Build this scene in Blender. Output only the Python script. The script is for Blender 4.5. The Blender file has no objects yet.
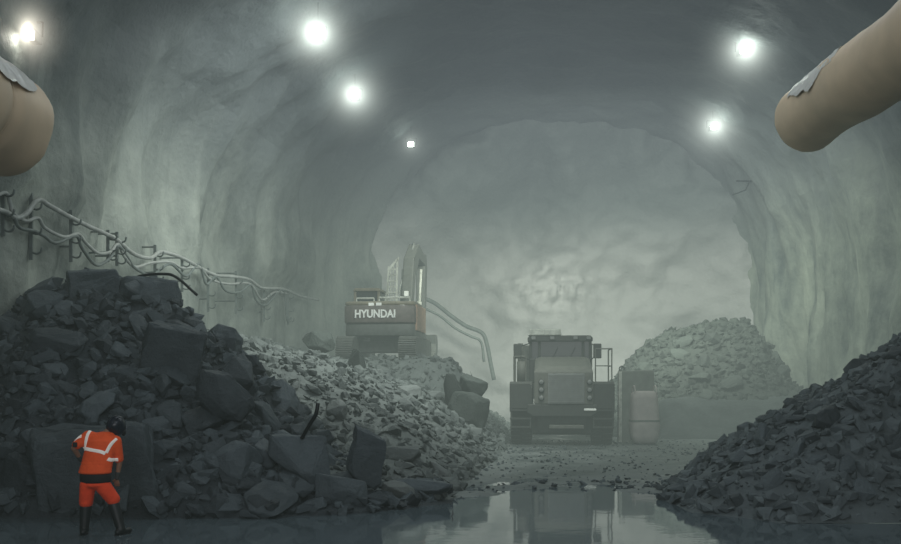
import bpy, bmesh, math, random
from mathutils import Vector, Matrix, Euler, noise
from mathutils.bvhtree import BVHTree
random.seed(7)
C = bpy.context.scene.collection
PI = math.pi
CAMZ = 2.26
F = 1000.0
def at(px, py, Y):
    """world point that stands Y metres into the tunnel along the sight line of a photo pixel"""
    return Vector(((px-450.5)*Y/F, Y, CAMZ + (379.0-py)*Y/F))

# ------------------------------------------------------------------ materials
def new_mat(name):
    m = bpy.data.materials.new(name); m.use_nodes = True
    nt = m.node_tree; b = nt.nodes['Principled BSDF']
    return m, nt, b
def lin(c):
    return tuple(((v/255)/12.92 if v/255 <= .04045 else ((v/255+.055)/1.055)**2.4) for v in c) + (1,)
def N(nt, t, **k):
    n = nt.nodes.new(t)
    for a, v in k.items(): setattr(n, a, v)
    return n
def simple(name, col, rough=.6, metal=0, var=.25, scale=6, bump=.0, emit=None, estr=0, dust=0):
    m, nt, b = new_mat(name)
    tc = N(nt, 'ShaderNodeTexCoord'); nz = N(nt, 'ShaderNodeTexNoise')
    nz.inputs['Scale'].default_value = scale; nz.inputs['Detail'].default_value = 6
    nt.links.new(tc.outputs['Object'], nz.inputs['Vector'])
    r = N(nt, 'ShaderNodeValToRGB')
    c = lin(col)
    r.color_ramp.elements[0].position = .3; r.color_ramp.elements[1].position = .7
    r.color_ramp.elements[0].color = tuple(v*(1-var) for v in c[:3])+(1,)
    r.color_ramp.elements[1].color = tuple(min(1, v*(1+var)) for v in c[:3])+(1,)
    nt.links.new(nz.outputs['Fac'], r.inputs['Fac'])
    out = r.outputs['Color']
    if dust:
        g = N(nt, 'ShaderNodeNewGeometry'); s = N(nt, 'ShaderNodeSeparateXYZ')
        nt.links.new(g.outputs['Normal'], s.inputs[0])
        mr = N(nt, 'ShaderNodeMapRange'); mr.inputs[1].default_value = -.2; mr.inputs[2].default_value = 1
        mr.inputs[3].default_value = dust*.25; mr.inputs[4].default_value = dust
        nt.links.new(s.outputs['Z'], mr.inputs[0])
        mx = N(nt, 'ShaderNodeMixRGB'); mx.inputs['Color2'].default_value = lin((158, 160, 150))
        nt.links.new(mr.outputs[0], mx.inputs['Fac']); nt.links.new(out, mx.inputs['Color1']); out = mx.outputs[0]
    nt.links.new(out, b.inputs['Base Color'])
    b.inputs['Roughness'].default_value = rough; b.inputs['Metallic'].default_value = metal
    if bump:
        bp = N(nt, 'ShaderNodeBump'); bp.inputs['Strength'].default_value = bump; bp.inputs['Distance'].default_value = .05
        nt.links.new(nz.outputs['Fac'], bp.inputs['Height']); nt.links.new(bp.outputs[0], b.inputs['Normal'])
    if emit:
        b.inputs['Emission Color'].default_value = lin(emit); b.inputs['Emission Strength'].default_value = estr
    return m
def rock_mat(name, dark, light, island=True, rough=.75, scale=1.6, dust=0.0):
    m, nt, b = new_mat(name)
    tc = N(nt, 'ShaderNodeTexCoord'); g = N(nt, 'ShaderNodeNewGeometry')
    n1 = N(nt, 'ShaderNodeTexNoise'); n1.inputs['Scale'].default_value = scale; n1.inputs['Detail'].default_value = 9; n1.inputs['Roughness'].default_value = .65
    n2 = N(nt, 'ShaderNodeTexNoise'); n2.inputs['Scale'].default_value = scale*9; n2.inputs['Detail'].default_value = 8; n2.inputs['Roughness'].default_value = .7
    nt.links.new(g.outputs['Position'], n1.inputs['Vector']); nt.links.new(g.outputs['Position'], n2.inputs['Vector'])
    add = N(nt, 'ShaderNodeMath', operation='MULTIPLY_ADD'); add.inputs[1].default_value = .55
    oi = N(nt, 'ShaderNodeObjectInfo')
    nt.links.new(g.outputs['Random Per Island'] if island else oi.outputs['Random'], add.inputs[0])
    mu = N(nt, 'ShaderNodeMath', operation='MULTIPLY'); mu.inputs[1].default_value = .75
    nt.links.new(n1.outputs['Fac'], mu.inputs[0]); nt.links.new(mu.outputs[0], add.inputs[2])
    r = N(nt, 'ShaderNodeValToRGB')
    r.color_ramp.elements[0].position = .25; r.color_ramp.elements[1].position = .85
    r.color_ramp.elements[0].color = lin(dark); r.color_ramp.elements[1].color = lin(light)
    nt.links.new(add.outputs[0], r.inputs['Fac'])
    out = r.outputs[0]
    if dust:
        s = N(nt, 'ShaderNodeSeparateXYZ'); nt.links.new(g.outputs['Normal'], s.inputs[0])
        mr = N(nt, 'ShaderNodeMapRange'); mr.inputs[1].default_value = .3; mr.inputs[2].default_value = 1
        mr.inputs[4].default_value = dust
        nt.links.new(s.outputs['Z'], mr.inputs[0])
        mx = N(nt, 'ShaderNodeMixRGB'); mx.inputs['Color2'].default_value = lin((150, 156, 152))
        nt.links.new(mr.outputs[0], mx.inputs['Fac']); nt.links.new(out, mx.inputs['Color1']); out = mx.outputs[0]
    nt.links.new(out, b.inputs['Base Color'])
    b.inputs['Roughness'].default_value = rough
    bp = N(nt, 'ShaderNodeBump'); bp.inputs['Strength'].default_value = .7; bp.inputs['Distance'].default_value = .06
    nt.links.new(n2.outputs['Fac'], bp.inputs['Height']); nt.links.new(bp.outputs[0], b.inputs['Normal'])
    return m
def wall_mat(name, dark, light, streak=1.0, high=False, side=True):
    m, nt, b = new_mat(name)
    g = N(nt, 'ShaderNodeNewGeometry')
    mp = N(nt, 'ShaderNodeMapping'); mp.inputs['Scale'].default_value = (.55, .55, .55*(1-.86*streak))
    nt.links.new(g.outputs['Position'], mp.inputs[0])
    n1 = N(nt, 'ShaderNodeTexNoise'); n1.inputs['Scale'].default_value = 1.0; n1.inputs['Detail'].default_value = 7; n1.inputs['Roughness'].default_value = .6
    n1.inputs['Distortion'].default_value = .4
    nt.links.new(mp.outputs[0], n1.inputs['Vector'])
    n2 = N(nt, 'ShaderNodeTexNoise'); n2.inputs['Scale'].default_value = 1.1; n2.inputs['Detail'].default_value = 10; n2.inputs['Roughness'].default_value = .62
    nt.links.new(g.outputs['Position'], n2.inputs['Vector'])
    mx = N(nt, 'ShaderNodeMath', operation='MULTIPLY_ADD'); mx.inputs[1].default_value = .35
    ml = N(nt, 'ShaderNodeMath', operation='MULTIPLY'); ml.inputs[1].default_value = .65
    nt.links.new(n1.outputs['Fac'], ml.inputs[0]); nt.links.new(n2.outputs['Fac'], mx.inputs[0]); nt.links.new(ml.outputs[0], mx.inputs[2])
    r = N(nt, 'ShaderNodeValToRGB'); r.color_ramp.elements[0].position = .36; r.color_ramp.elements[1].position = .64
    r.color_ramp.elements[0].color = lin(dark); r.color_ramp.elements[1].color = lin(light)
    nt.links.new(mx.outputs[0], r.inputs['Fac']); out = r.outputs[0]
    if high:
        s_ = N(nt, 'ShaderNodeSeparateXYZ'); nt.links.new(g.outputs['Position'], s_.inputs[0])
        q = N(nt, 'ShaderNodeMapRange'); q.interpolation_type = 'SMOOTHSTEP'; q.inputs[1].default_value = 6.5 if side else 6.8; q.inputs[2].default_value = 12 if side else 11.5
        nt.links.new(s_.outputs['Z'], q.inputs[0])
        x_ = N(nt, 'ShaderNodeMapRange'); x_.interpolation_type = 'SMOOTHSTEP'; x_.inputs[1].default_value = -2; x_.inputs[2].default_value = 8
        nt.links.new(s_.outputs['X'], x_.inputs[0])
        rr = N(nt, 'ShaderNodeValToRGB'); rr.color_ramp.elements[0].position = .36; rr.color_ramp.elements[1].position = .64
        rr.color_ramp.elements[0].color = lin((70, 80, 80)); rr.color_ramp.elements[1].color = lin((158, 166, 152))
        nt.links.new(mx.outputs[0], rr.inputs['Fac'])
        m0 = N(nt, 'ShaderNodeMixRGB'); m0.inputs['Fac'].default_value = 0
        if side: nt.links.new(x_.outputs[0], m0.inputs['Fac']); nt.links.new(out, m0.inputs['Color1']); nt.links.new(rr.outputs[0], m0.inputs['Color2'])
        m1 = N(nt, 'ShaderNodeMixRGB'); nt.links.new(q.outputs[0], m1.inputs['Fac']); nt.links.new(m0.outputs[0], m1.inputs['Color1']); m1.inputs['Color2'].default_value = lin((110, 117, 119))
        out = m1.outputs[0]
    nt.links.new(out, b.inputs['Base Color'])
    b.inputs['Roughness'].default_value = .7
    bp = N(nt, 'ShaderNodeBump'); bp.inputs['Strength'].default_value = .6; bp.inputs['Distance'].default_value = .25
    nt.links.new(n2.outputs['Fac'], bp.inputs['Height']); nt.links.new(bp.outputs[0], b.inputs['Normal'])
    return m

M = {}
M['rock_dark'] = rock_mat('dark blasted rock', (38, 46, 51), (84, 94, 99), False, rough=.6)
M['heap_dark'] = rock_mat('dark rubble', (32, 39, 44), (78, 88, 93), True, rough=.7)
M['rock_pale'] = rock_mat('dusty blasted rock', (60, 68, 69), (116, 122, 120), False, dust=.2)
M['heap_right'] = rock_mat('grey rubble', (40, 48, 53), (98, 108, 112), True, dust=.1)
M['heap_pale'] = rock_mat('dusty rubble', (48, 56, 57), (108, 115, 113), True, dust=.14)
M['heap_back'] = rock_mat('far rubble', (24, 31, 29), (62, 69, 65), True, dust=.05)
M['rock_back'] = rock_mat('far rock', (32, 39, 38), (72, 80, 76), False, dust=.08)
M['berm'] = rock_mat('graded spoil', (52, 59, 60), (112, 119, 118), False, scale=.8)
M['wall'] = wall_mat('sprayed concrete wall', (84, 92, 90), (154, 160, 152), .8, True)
M['wall_r'] = wall_mat('streaked rock wall', (70, 80, 80), (158, 166, 152), 1.0)
M['ceil'] = wall_mat('ceiling rock', (96, 102, 104), (120, 126, 128), .2)
M['face'] = wall_mat('rock face', (140, 149, 138), (170, 178, 162), .15, True, False)  # upper part darkened in colour, as light fading up the face
M['duct'] = simple('tan duct fabric', (224, 199, 168), .55, var=.12, scale=1.2, bump=.25)
M['plastic'] = simple('white plastic sheet', (225, 222, 215), .3, var=.1, bump=.6)
M['cable'] = simple('pale cable', (150, 154, 152), .6, dust=.4)
M['cable_dark'] = simple('grey hose', (96, 104, 102), .6)
M['steel_dark'] = simple('dark steel', (40, 44, 46), .5, .3)
M['hivis'] = simple('orange hi-vis cloth', (255, 92, 34), .8, var=.1, scale=9, bump=.3)
M['hivis2'] = simple('orange trouser cloth', (252, 74, 30), .8, var=.14, scale=9, bump=.4)
M['reflect'] = simple('reflective tape', (235, 232, 225), .45, var=.04, emit=(235, 225, 215), estr=.16)  # faint glow in the material stands in for thrown-back light
M['black'] = simple('black cloth', (18, 20, 23), .8)
M['boot'] = simple('dark rubber boot', (26, 30, 32), .5)
M['helmet'] = simple('dark helmet shell', (24, 30, 44), .3, var=.4, scale=14)
M['skin'] = simple('skin', (150, 112, 90), .6, var=.08)
M['glove'] = simple('dark glove', (30, 30, 30), .8)
M['grey_sleeve'] = simple('grey undershirt', (60, 66, 66), .8)
M['tyre'] = simple('tyre rubber', (40, 42, 42), .85, dust=.35)
M['truck'] = simple('dusty truck paint', (96, 96, 90), .6, dust=.5)
M['truck_dark'] = simple('dark truck frame', (44, 48, 48), .7, dust=.3)
M['grille'] = simple('dusty grille', (140, 142, 140), .7, var=.1)
M['glass'] = simple('dark cab glass', (30, 36, 38), .12, dust=.15)
M['roofpale'] = simple('pale dusty steel', (205, 208, 198), .7)
M['exc'] = simple('dusty excavator paint', (128, 118, 96), .6, dust=.4)
M['exc_red'] = simple('faded red band', (96, 86, 82), .6, dust=.25)
M['exc_dark'] = simple('dark excavator band', (72, 76, 74), .6, dust=.3)
M['orange_far'] = simple('orange side panel', (170, 136, 112), .6, dust=.3)
M['white'] = simple('white lettering', (235, 238, 232), .5, var=.03, emit=(220, 225, 220), estr=.12)  # letters, eyes and froth given a slight added glow of their own
M['concrete'] = simple('dusty concrete', (132, 136, 130), .85, var=.2, scale=2, bump=.4)
M['bag'] = simple('dusty woven bag', (196, 188, 184), .85, var=.12, scale=2.5, bump=.3)
M['lens'] = simple('lit lens', (255, 255, 250), .3, emit=(240, 255, 240), estr=60)
M['lens_w'] = simple('lit warm lens', (255, 255, 250), .3, emit=(255, 246, 220), estr=50)
M['lens_small'] = simple('work light lens', (225, 228, 222), .3, emit=(230, 238, 228), estr=.35)

# ------------------------------------------------------------------ helpers
def link(name, me, m=None, parent=None, smooth=False):
    o = bpy.data.objects.new(name, me); C.objects.link(o)
    if m is not None:
        me.materials.clear(); me.materials.append(m)
    if parent is not None: o.parent = parent
    if smooth:
        for p in me.polygons: p.use_smooth = True
    return o
def obj(name, bm, m=None, parent=None, smooth=False, bevel=0, kind=None):
    bmesh.ops.recalc_face_normals(bm, faces=bm.faces)
    me = bpy.data.meshes.new(name); bm.to_mesh(me); bm.free()
    o = link(name, me, m, parent, smooth)
    if bevel:
        b = o.modifiers.new('b', 'BEVEL'); b.width = bevel; b.segments = 2; b.limit_method = 'ANGLE'
    return o
def tag(o, label=None, cat=None, group=None, kind=None):
    if label: o['label'] = label
    if cat: o['category'] = cat
    if group: o['group'] = group
    if kind: o['kind'] = kind
    return o
def empty(name, loc, label, cat, rz=0, group=None):
    o = bpy.data.objects.new(name, None); C.objects.link(o)
    o.location = loc; o.rotation_euler = (0, 0, rz); o.empty_display_size = .2
    return tag(o, label, cat, group)
def BM(): return bmesh.new()
def box(bm, x0, x1, y0, y1, z0, z1, taper=None):
    vs = [bm.verts.new(p) for p in ((x0,y0,z0),(x1,y0,z0),(x1,y1,z0),(x0,y1,z0),(x0,y0,z1),(x1,y0,z1),(x1,y1,z1),(x0,y1,z1))]
    for f in ((0,3,2,1),(4,5,6,7),(0,1,5,4),(1,2,6,5),(2,3,7,6),(3,0,4,7)): bm.faces.new([vs[i] for i in f])
    return vs
def prism(bm, pts, axis, a0, a1):
    """extrude a 2-D polygon along axis 'x' (pts are y,z), 'y' (pts are x,z) or 'z' (pts are x,y)"""
    def mk(p, a):
        return {'x': (a, p[0], p[1]), 'y': (p[0], a, p[1]), 'z': (p[0], p[1], a)}[axis]
    A = [bm.verts.new(mk(p, a0)) for p in pts]; B = [bm.verts.new(mk(p, a1)) for p in pts]
    n = len(pts); bm.faces.new(A[::-1]); bm.faces.new(B)
    for i in range(n): bm.faces.new((A[i], A[(i+1)%n], B[(i+1)%n], B[i]))
def frame_of(d):
    d = d.normalized(); u = Vector((0,0,1)) if abs(d.z) < .9 else Vector((1,0,0))
    a = d.cross(u).normalized(); return a, a.cross(d).normalized()
def tube(bm, pts, r, n=8, caps=True):
    pts = [Vector(p) for p in pts]; rings = []
    rr = r if isinstance(r, (list, tuple)) else [r]*len(pts)
    a = b = None
    for i, p in enumerate(pts):
        d = (pts[min(i+1, len(pts)-1)]-pts[max(i-1, 0)])
        if a is None: a, b = frame_of(d)
        else:
            d.normalize(); a = (a - d*a.dot(d)).normalized(); b = a.cross(d)
        rings.append([bm.verts.new(p + (a*math.cos(2*PI*k/n)+b*math.sin(2*PI*k/n))*rr[i]) for k in range(n)])
    for i in range(len(rings)-1):
        for k in range(n): bm.faces.new((rings[i][k], rings[i][(k+1)%n], rings[i+1][(k+1)%n], rings[i+1][k]))
    if caps: bm.faces.new(rings[0][::-1]); bm.faces.new(rings[-1])
def spline(pts, k=6):
    pts = [Vector(p) for p in pts]; P = [pts[0]*2-pts[1]]+pts+[pts[-1]*2-pts[-2]]; out = []
    for i in range(1, len(P)-2):
        for j in range(k):
            t = j/k; p0,p1,p2,p3 = P[i-1],P[i],P[i+1],P[i+2]
            out.append(.5*((2*p1)+(p2-p0)*t+(2*p0-5*p1+4*p2-p3)*t*t+(3*p1-p0-3*p2+p3)*t**3))
    return out+[pts[-1]]
def lathe(bm, prof, n=28, mat=Matrix()):
    """prof of (radius, x) turned about the x axis"""
    rings = []
    for r, x in prof:
        rings.append([bm.verts.new(mat @ Vector((x, r*math.cos(2*PI*k/n), r*math.sin(2*PI*k/n)))) for k in range(n)])
    for i in range(len(rings)-1):
        for k in range(n): bm.faces.new((rings[i][k], rings[i][(k+1)%n], rings[i+1][(k+1)%n], rings[i+1][k]))
    bm.faces.new(rings[0]); bm.faces.new(rings[-1][::-1])
SPH = {}
def ball(bm, c, r, sx=1, sy=1, sz=1, seg=16, rot=None):
    m = Matrix.Translation(c) @ (rot.to_matrix().to_4x4() if rot else Matrix()) @ Matrix.Diagonal((r*sx, r*sy, r*sz, 1))
    if seg not in SPH:
        t = bmesh.new(); bmesh.ops.create_uvsphere(t, u_segments=seg, v_segments=max(6, seg//2), radius=1)
        t.verts.index_update(); SPH[seg] = ([v.co.copy() for v in t.verts], [[v.index for v in f.verts] for f in t.faces]); t.free()
    vv, ff = SPH[seg]; nv = [bm.verts.new(m @ v) for v in vv]
    for f in ff: bm.faces.new([nv[i] for i in f])
def capsule(bm, a, b, ra, rb, fx=1, fy=1):
    """tapered limb, its section scaled fx across and fy in depth about the limb's own line"""
    a, b = Vector(a), Vector(b); n = max(2, int((b-a).length/(.5*min(ra, rb)))+1)
    for i in range(n+1):
        t = i/n; ball(bm, a.lerp(b, t), ra+(rb-ra)*t, fx, fy, 1, 14)
def bake_union(name, bm, voxel, m, parent, smooth_it=3):
    me = bpy.data.meshes.new('tmp'); bm.to_mesh(me); bm.free()
    o = bpy.data.objects.new('tmp', me); C.objects.link(o)
    r = o.modifiers.new('r', 'REMESH'); r.mode = 'VOXEL'; r.voxel_size = voxel
    s = o.modifiers.new('s', 'SMOOTH'); s.iterations = smooth_it; s.factor = .6
    dg = bpy.context.evaluated_depsgraph_get()
    me2 = bpy.data.meshes.new_from_object(o.evaluated_get(dg))
    bpy.data.objects.remove(o)
    me2.name = name
    return link(name, me2, m, parent, True)
def sstep(a, b, x):
    t = max(0., min(1., (x-a)/(b-a))); return t*t*(3-2*t)
def interp(tab, x):
    if x <= tab[0][0]: return tab[0][1]
    for (a, b), (c, d) in zip(tab, tab[1:]):
        if x <= c: return b+(d-b)*(x-a)/(c-a)
    return tab[-1][1]
def fb(x, y, z=0, s=1., o=4):
    return noise.fractal(Vector((x*s, y*s, z*s)), 1.0, 2.0, o)

# ------------------------------------------------------------------ tunnel shell
LW = [(-12, -11.5), (0, -10.8), (20, -9.5), (41, -6.7), (44, -5.6), (47, -4.4), (53, -2.6), (60, -1)]
RW = [(-12, 13.5), (10, 14.2), (60, 15.0)]
SPR, TOP, EX = 6.0, 14.6, 2.3
def section(y, t):
    """t 0..1 from the left foot over the crown to the right foot"""
    l, r = interp(LW, y), interp(RW, y); c, h = (l+r)/2, (r-l)/2
    if t < .25: return Vector((l, y, -0.6+(SPR+.6)*t/.25)), Vector((1, 0, 0))
    if t > .75: return Vector((r, y, -0.6+(SPR+.6)*(1-t)/.25)), Vector((-1, 0, 0))
    a = PI*(1-(t-.25)/.5); ca, sa = math.cos(a), math.sin(a)
    x = c+h*math.copysign(abs(ca)**(2/EX), ca); z = SPR+(TOP-SPR)*abs(sa)**(2/EX)
    return Vector((x, y, z)), Vector((-ca, 0, -sa))
def shell_pt(y, t):
    p, n = section(y, t)
    hi = 1-.55*sstep(.25, .4, t)*sstep(.75, .6, t)
    d = hi*(1.1*fb(p.x, p.y, p.z*.5, .16, 3)+.45*fb(p.x, p.y, p.z*.45, .6, 4))
    ridge = abs(fb(p.x+9, p.y*1.0, p.z*.12, .45, 3))*.8*hi
    k = .45 if t < .25 else .8
    return p + n*(d+ridge-.15)*k
def shell(name, t0, t1, nt_, m, y0=-12, y1=53.6):
    bm = BM(); ny = int((y1-y0)/.3); g = []
    for j in range(ny+1):
        y = y0+(y1-y0)*j/ny
        g.append([bm.verts.new(shell_pt(y, t0+(t1-t0)*i/nt_)) for i in range(nt_+1)])
    for j in range(ny):
        for i in range(nt_): bm.faces.new((g[j][i], g[j+1][i], g[j+1][i+1], g[j][i+1]))
    o = obj(name, bm, m, smooth=True); o['kind'] = 'structure'; return o
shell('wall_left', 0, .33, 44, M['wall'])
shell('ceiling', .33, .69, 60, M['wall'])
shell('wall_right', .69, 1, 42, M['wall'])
# the rock face at the end of the drive
bm = BM(); g = []
nx, nz = 120, 90
def facey(x, z):
    y = 51.5-1.3*fb(x, 3, z*1.1, .22, 3)-.35*fb(x, 8, z*1.2, .8, 5)
    y -= 1.3*math.exp(-((x-6)/9)**2)*sstep(8, 0, z)
    rr = ((abs(x-5.9)/9.2)**2.3+(max(0, z-3.5)/10.2)**2.3)**.43
    y -= 3.4*sstep(.66, 1.15, rr)**1.3
    dx, dz = (x-5.0)/1.9, (z-6.9)/1.0
    y -= math.exp(-dx*dx-dz*dz)*(.25+1.1*fb(x, 0, z, 2.2, 5))
    return y
for j in range(nz+1):
    z = -.6+16*j/nz; row = []
    for i in range(nx+1):
        x = -7+24*i/nx; row.append(bm.verts.new((x, facey(x, z), z)))
    g.append(row)
for j in range(nz):
    for i in range(nx): bm.faces.new((g[j][i], g[j][i+1], g[j+1][i+1], g[j+1][i]))
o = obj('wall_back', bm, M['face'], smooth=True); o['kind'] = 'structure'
bm = BM(); vs = [bm.verts.new(p) for p in ((-14, -11.8, -1), (17, -11.8, -1), (17, -11.8, 16), (-14, -11.8, 16))]; bm.faces.new(vs)
o = obj('wall_front', bm, M['ceil']); o['kind'] = 'structure'

# ------------------------------------------------------------------ ground and water
def shore(x):   # y at which the floor dips under the water
    return interp([(-12, 17.3), (-2, 17.6), (-.3, 18.6), (.6, 19.6), (2, 21.3), (3.2, 20.6), (4.2, 19.4), (6, 18.6), (12, 17.6)], x)
def ground_z(x, y):
    s = shore(x)
    z = .12*max(-1, min(1, (y-s)/2.2)) if y < s else .035*min(1, (y-s)/3)
    z += (.035+.05*math.exp(-((y-s)/1.6)**2))*fb(x, y, 0, .8, 4)+.014*fb(x, y, 4, 4, 3)
    return z-.01+.02*sstep(24, 30, y)
bm = BM(); g = []
ys = [-12, -4, 0, 4, 8, 10]; y = 11.
while y < 36: ys.append(y); y += .12
while y < 54: ys.append(y); y += .6
xs = [-13+.16*i for i in range(int(29/.16)+1)]
for y in ys: g.append([bm.verts.new((x, y, ground_z(x, y))) for x in xs])
for j in range(len(ys)-1):
    for i in range(len(xs)-1): bm.faces.new((g[j][i], g[j][i+1], g[j+1][i+1], g[j+1][i]))
m, nt, b = new_mat('wet mud')
gm = N(nt, 'ShaderNodeNewGeometry'); n1 = N(nt, 'ShaderNodeTexNoise'); n1.inputs['Scale'].default_value = .9; n1.inputs['Detail'].default_value = 9
nt.links.new(gm.outputs['Position'], n1.inputs['Vector'])
r = N(nt, 'ShaderNodeValToRGB'); r.color_ramp.elements[0].color = lin((84, 92, 92)); r.color_ramp.elements[1].color = lin((128, 134, 132))
r.color_ramp.elements[0].position = .35; r.color_ramp.elements[1].position = .65
nt.links.new(n1.outputs['Fac'], r.inputs[0]); nt.links.new(r.outputs[0], b.inputs['Base Color'])
r2 = N(nt, 'ShaderNodeMapRange'); r2.inputs[1].default_value = .35; r2.inputs[2].default_value = .7; r2.inputs[3].default_value = .28; r2.inputs[4].default_value = .8
nt.links.new(n1.outputs['Fac'], r2.inputs[0]); nt.links.new(r2.outputs[0], b.inputs['Roughness'])
n3 = N(nt, 'ShaderNodeTexNoise'); n3.inputs['Scale'].default_value = 9; n3.inputs['Detail'].default_value = 8
nt.links.new(gm.outputs['Position'], n3.inputs['Vector'])
bp = N(nt, 'ShaderNodeBump'); bp.inputs['Strength'].default_value = .45; bp.inputs['Distance'].default_value = .04
nt.links.new(n3.outputs['Fac'], bp.inputs['Height']); nt.links.new(bp.outputs[0], b.inputs['Normal'])
o = obj('floor', bm, m, smooth=True); o['kind'] = 'structure'
# water
m, nt, b = new_mat('muddy water')
b.inputs['Base Color'].default_value = lin((92, 104, 110)); b.inputs['Roughness'].default_value = .05; b.inputs['IOR'].default_value = 1.6
b.inputs['Specular Tint'].default_value = (1, 1, 1, 1)
gm = N(nt, 'ShaderNodeNewGeometry'); mp = N(nt, 'ShaderNodeMapping'); mp.inputs['Scale'].default_value = (1, 1.0, 1)
n1 = N(nt, 'ShaderNodeTexNoise'); n1.inputs['Scale'].default_value = 1.6; n1.inputs['Detail'].default_value = 3
nt.links.new(gm.outputs['Position'], mp.inputs[0]); nt.links.new(mp.outputs[0], n1.inputs['Vector'])
bp = N(nt, 'ShaderNodeBump'); bp.inputs['Strength'].default_value = .05; bp.inputs['Distance'].default_value = .05
nt.links.new(n1.outputs['Fac'], bp.inputs['Height']); nt.links.new(bp.outputs[0], b.inputs['Normal'])
bm = BM()
pts = [(-12.5, -3), (14.5, -3), (14.5, 19), (6, 20.5), (4.5, 22), (2, 23), (.5, 21.5), (-1, 19.5), (-12.5, 19)]
bm.faces.new([bm.verts.new((x, y, -.006)) for x, y in pts])
tag(obj('puddle_water', bm, m), 'still shallow water flooding the foreground of the tunnel floor', 'water', kind='stuff')

# ------------------------------------------------------------------ heaps (heights over the floor)
RID = [(-12, 3.7), (-9.45, 3.8), (-8.6, 3.95), (-8.2, 4.3), (-7.7, 4.45), (-7.2, 4.4), (-6.9, 4.2), (-6.3, 4.15), (-5.67, 3.8), (-5.25, 3.3), (-4.41, 2.8), (-3.8, 2.2), (-3.15, 1.45), (-2.5, .85), (-1.47, .3), (-.3, .12), (.4, -.1)]
def h_left(x, y):
    foot = interp([(-12, 16.4), (-3, 16.2), (-1.5, 16.8), (0, 18.2), (1, 19.5)], x)
    r = interp(RID, x); ry = 21.0
    if r <= 0: return -.3
    if y < ry: k = max(0, (y-foot)/(ry-foot)); k = k**.72 if k > 0 else -.3
    else: k = 1-((y-ry)/4.5)**1.3
    z = r*k+.22*fb(x, y, 1, .9, 4)*min(1, max(0, r))
    return z if z > -.3 else -.3
def h_mid(x, y):
    xb = interp([(17.8, -.9), (18.7, .15), (25, .9), (31, 1.75), (37, 2.3), (44, 2.6), (50, 3)], y)
    cap = 2.75+.28*max(0, -x-2.2)
    d = xb-x
    z = min(cap, d*.66) if d > 0 else d*.5
    z = cap*(1-math.exp(-1.25*max(0, z)/cap))*1.22 if z > 0 else z
    z = min(z, cap+.1)
    z *= sstep(17.0, 27, y)*.75+.25*sstep(17.6, 19, y)
    z *= 1-.35*sstep(42, 50, y)
    k = (1-sstep(2.4, 3.6, abs(x+2.5)))*(1-sstep(3.2, 4.6, abs(y-38.5)))
    z = z*(1-k)+2.92*k
    return z+.2*fb(x, y, 7, .8, 4)*min(1, max(0, z))-.04
def h_right(x, y):
    # heap in the near right: rises to the right, foot towards the camera
    fx = interp([(15.8, 5.2), (17, 4.1), (19, 4.0), (21.5, 4.6), (24, 6.3), (28, 9.5)], y)
    d = x-fx
    z = d*.60 if d > 0 else d*.6
    z = min(z, (y-15.7)*.85)
    z = min(z, 4.2)
    return max(-.3, z+.22*fb(x, y, 3, .9, 4)*min(1, max(0, z)))
def h_back(x, y):
    cx = interp([(5.6, 0), (6.6, 1.2), (7.6, 3.0), (9.3, 4.15), (11.2, 4.75), (12.8, 4.75), (13.6, 3.6), (14.3, 2.2), (15, 1.2)], x)
    k = 1-abs((y-43.5)/5.5)**1.6
    return max(-.3, cx*k+.35*fb(x, y, 5, .6, 4)*min(1, max(0, k*cx)))
def h_berm(x, y):
    a = sstep(7.2, 8.4, x)*interp([(7, 1.5), (10, 1.55), (13, 1.6), (16, 1.6)], x)
    k = sstep(36.2, 39.2, y)*(1-sstep(42.5, 45, y))
    return a*k-.05+.16*fb(x, y, 6, .6, 5)
HULLS = []
def hull(seed, n, flat):
    rnd = random.Random(seed); bm = BM()
    sx, sy, sz = rnd.uniform(.75, 1.15), rnd.uniform(.6, .95), rnd.uniform(.4, .85)*flat
    for _ in range(n):
        v = Vector((rnd.gauss(0, 1), rnd.gauss(0, 1), rnd.gauss(0, 1))).normalized()
        q = max(abs(v.x), abs(v.y), abs(v.z))
        v = v*(1-.55)+v/q*.55*rnd.uniform(.8, 1)
        bm.verts.new((v.x*sx, v.y*sy, v.z*sz))
    r = bmesh.ops.convex_hull(bm, input=bm.verts)
    bmesh.ops.delete(bm, geom=list({e for e in r['geom_interior'] if isinstance(e, bmesh.types.BMVert)}), context='VERTS')
    bmesh.ops.dissolve_limit(bm, angle_limit=.16, verts=bm.verts, edges=bm.edges)
    bmesh.ops.recalc_face_normals(bm, faces=bm.faces)
    return bm
for s in range(12):
    b_ = hull(100+s, 13, 1); b_.verts.ensure_lookup_table(); b_.verts.index_update()
    HULLS.append(([v.co.copy() for v in b_.verts], [[v.index for v in f.verts] for f in b_.faces])); b_.free()
ROCKS = []
for s in range(14):
    b_ = hull(300+s, 24 if s % 2 else 16, 1)
    bmesh.ops.bevel(b_, geom=b_.edges[:]+b_.verts[:], offset=.035, segments=1, affect='EDGES', profile=.6)
    bmesh.ops.triangulate(b_, faces=b_.faces)
    bmesh.ops.subdivide_edges(b_, edges=[e for e in b_.edges if e.calc_length() > .35], cuts=2, use_grid_fill=True)
    for v in b_.verts:
        v.co += v.co.normalized()*(.05*fb(v.co.x+s*9, v.co.y, v.co.z, 2.6, 4))
    bmesh.ops.recalc_face_normals(b_, faces=b_.faces)
    me = bpy.data.meshes.new('rock'); b_.to_mesh(me); b_.free(); ROCKS.append(me)
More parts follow.
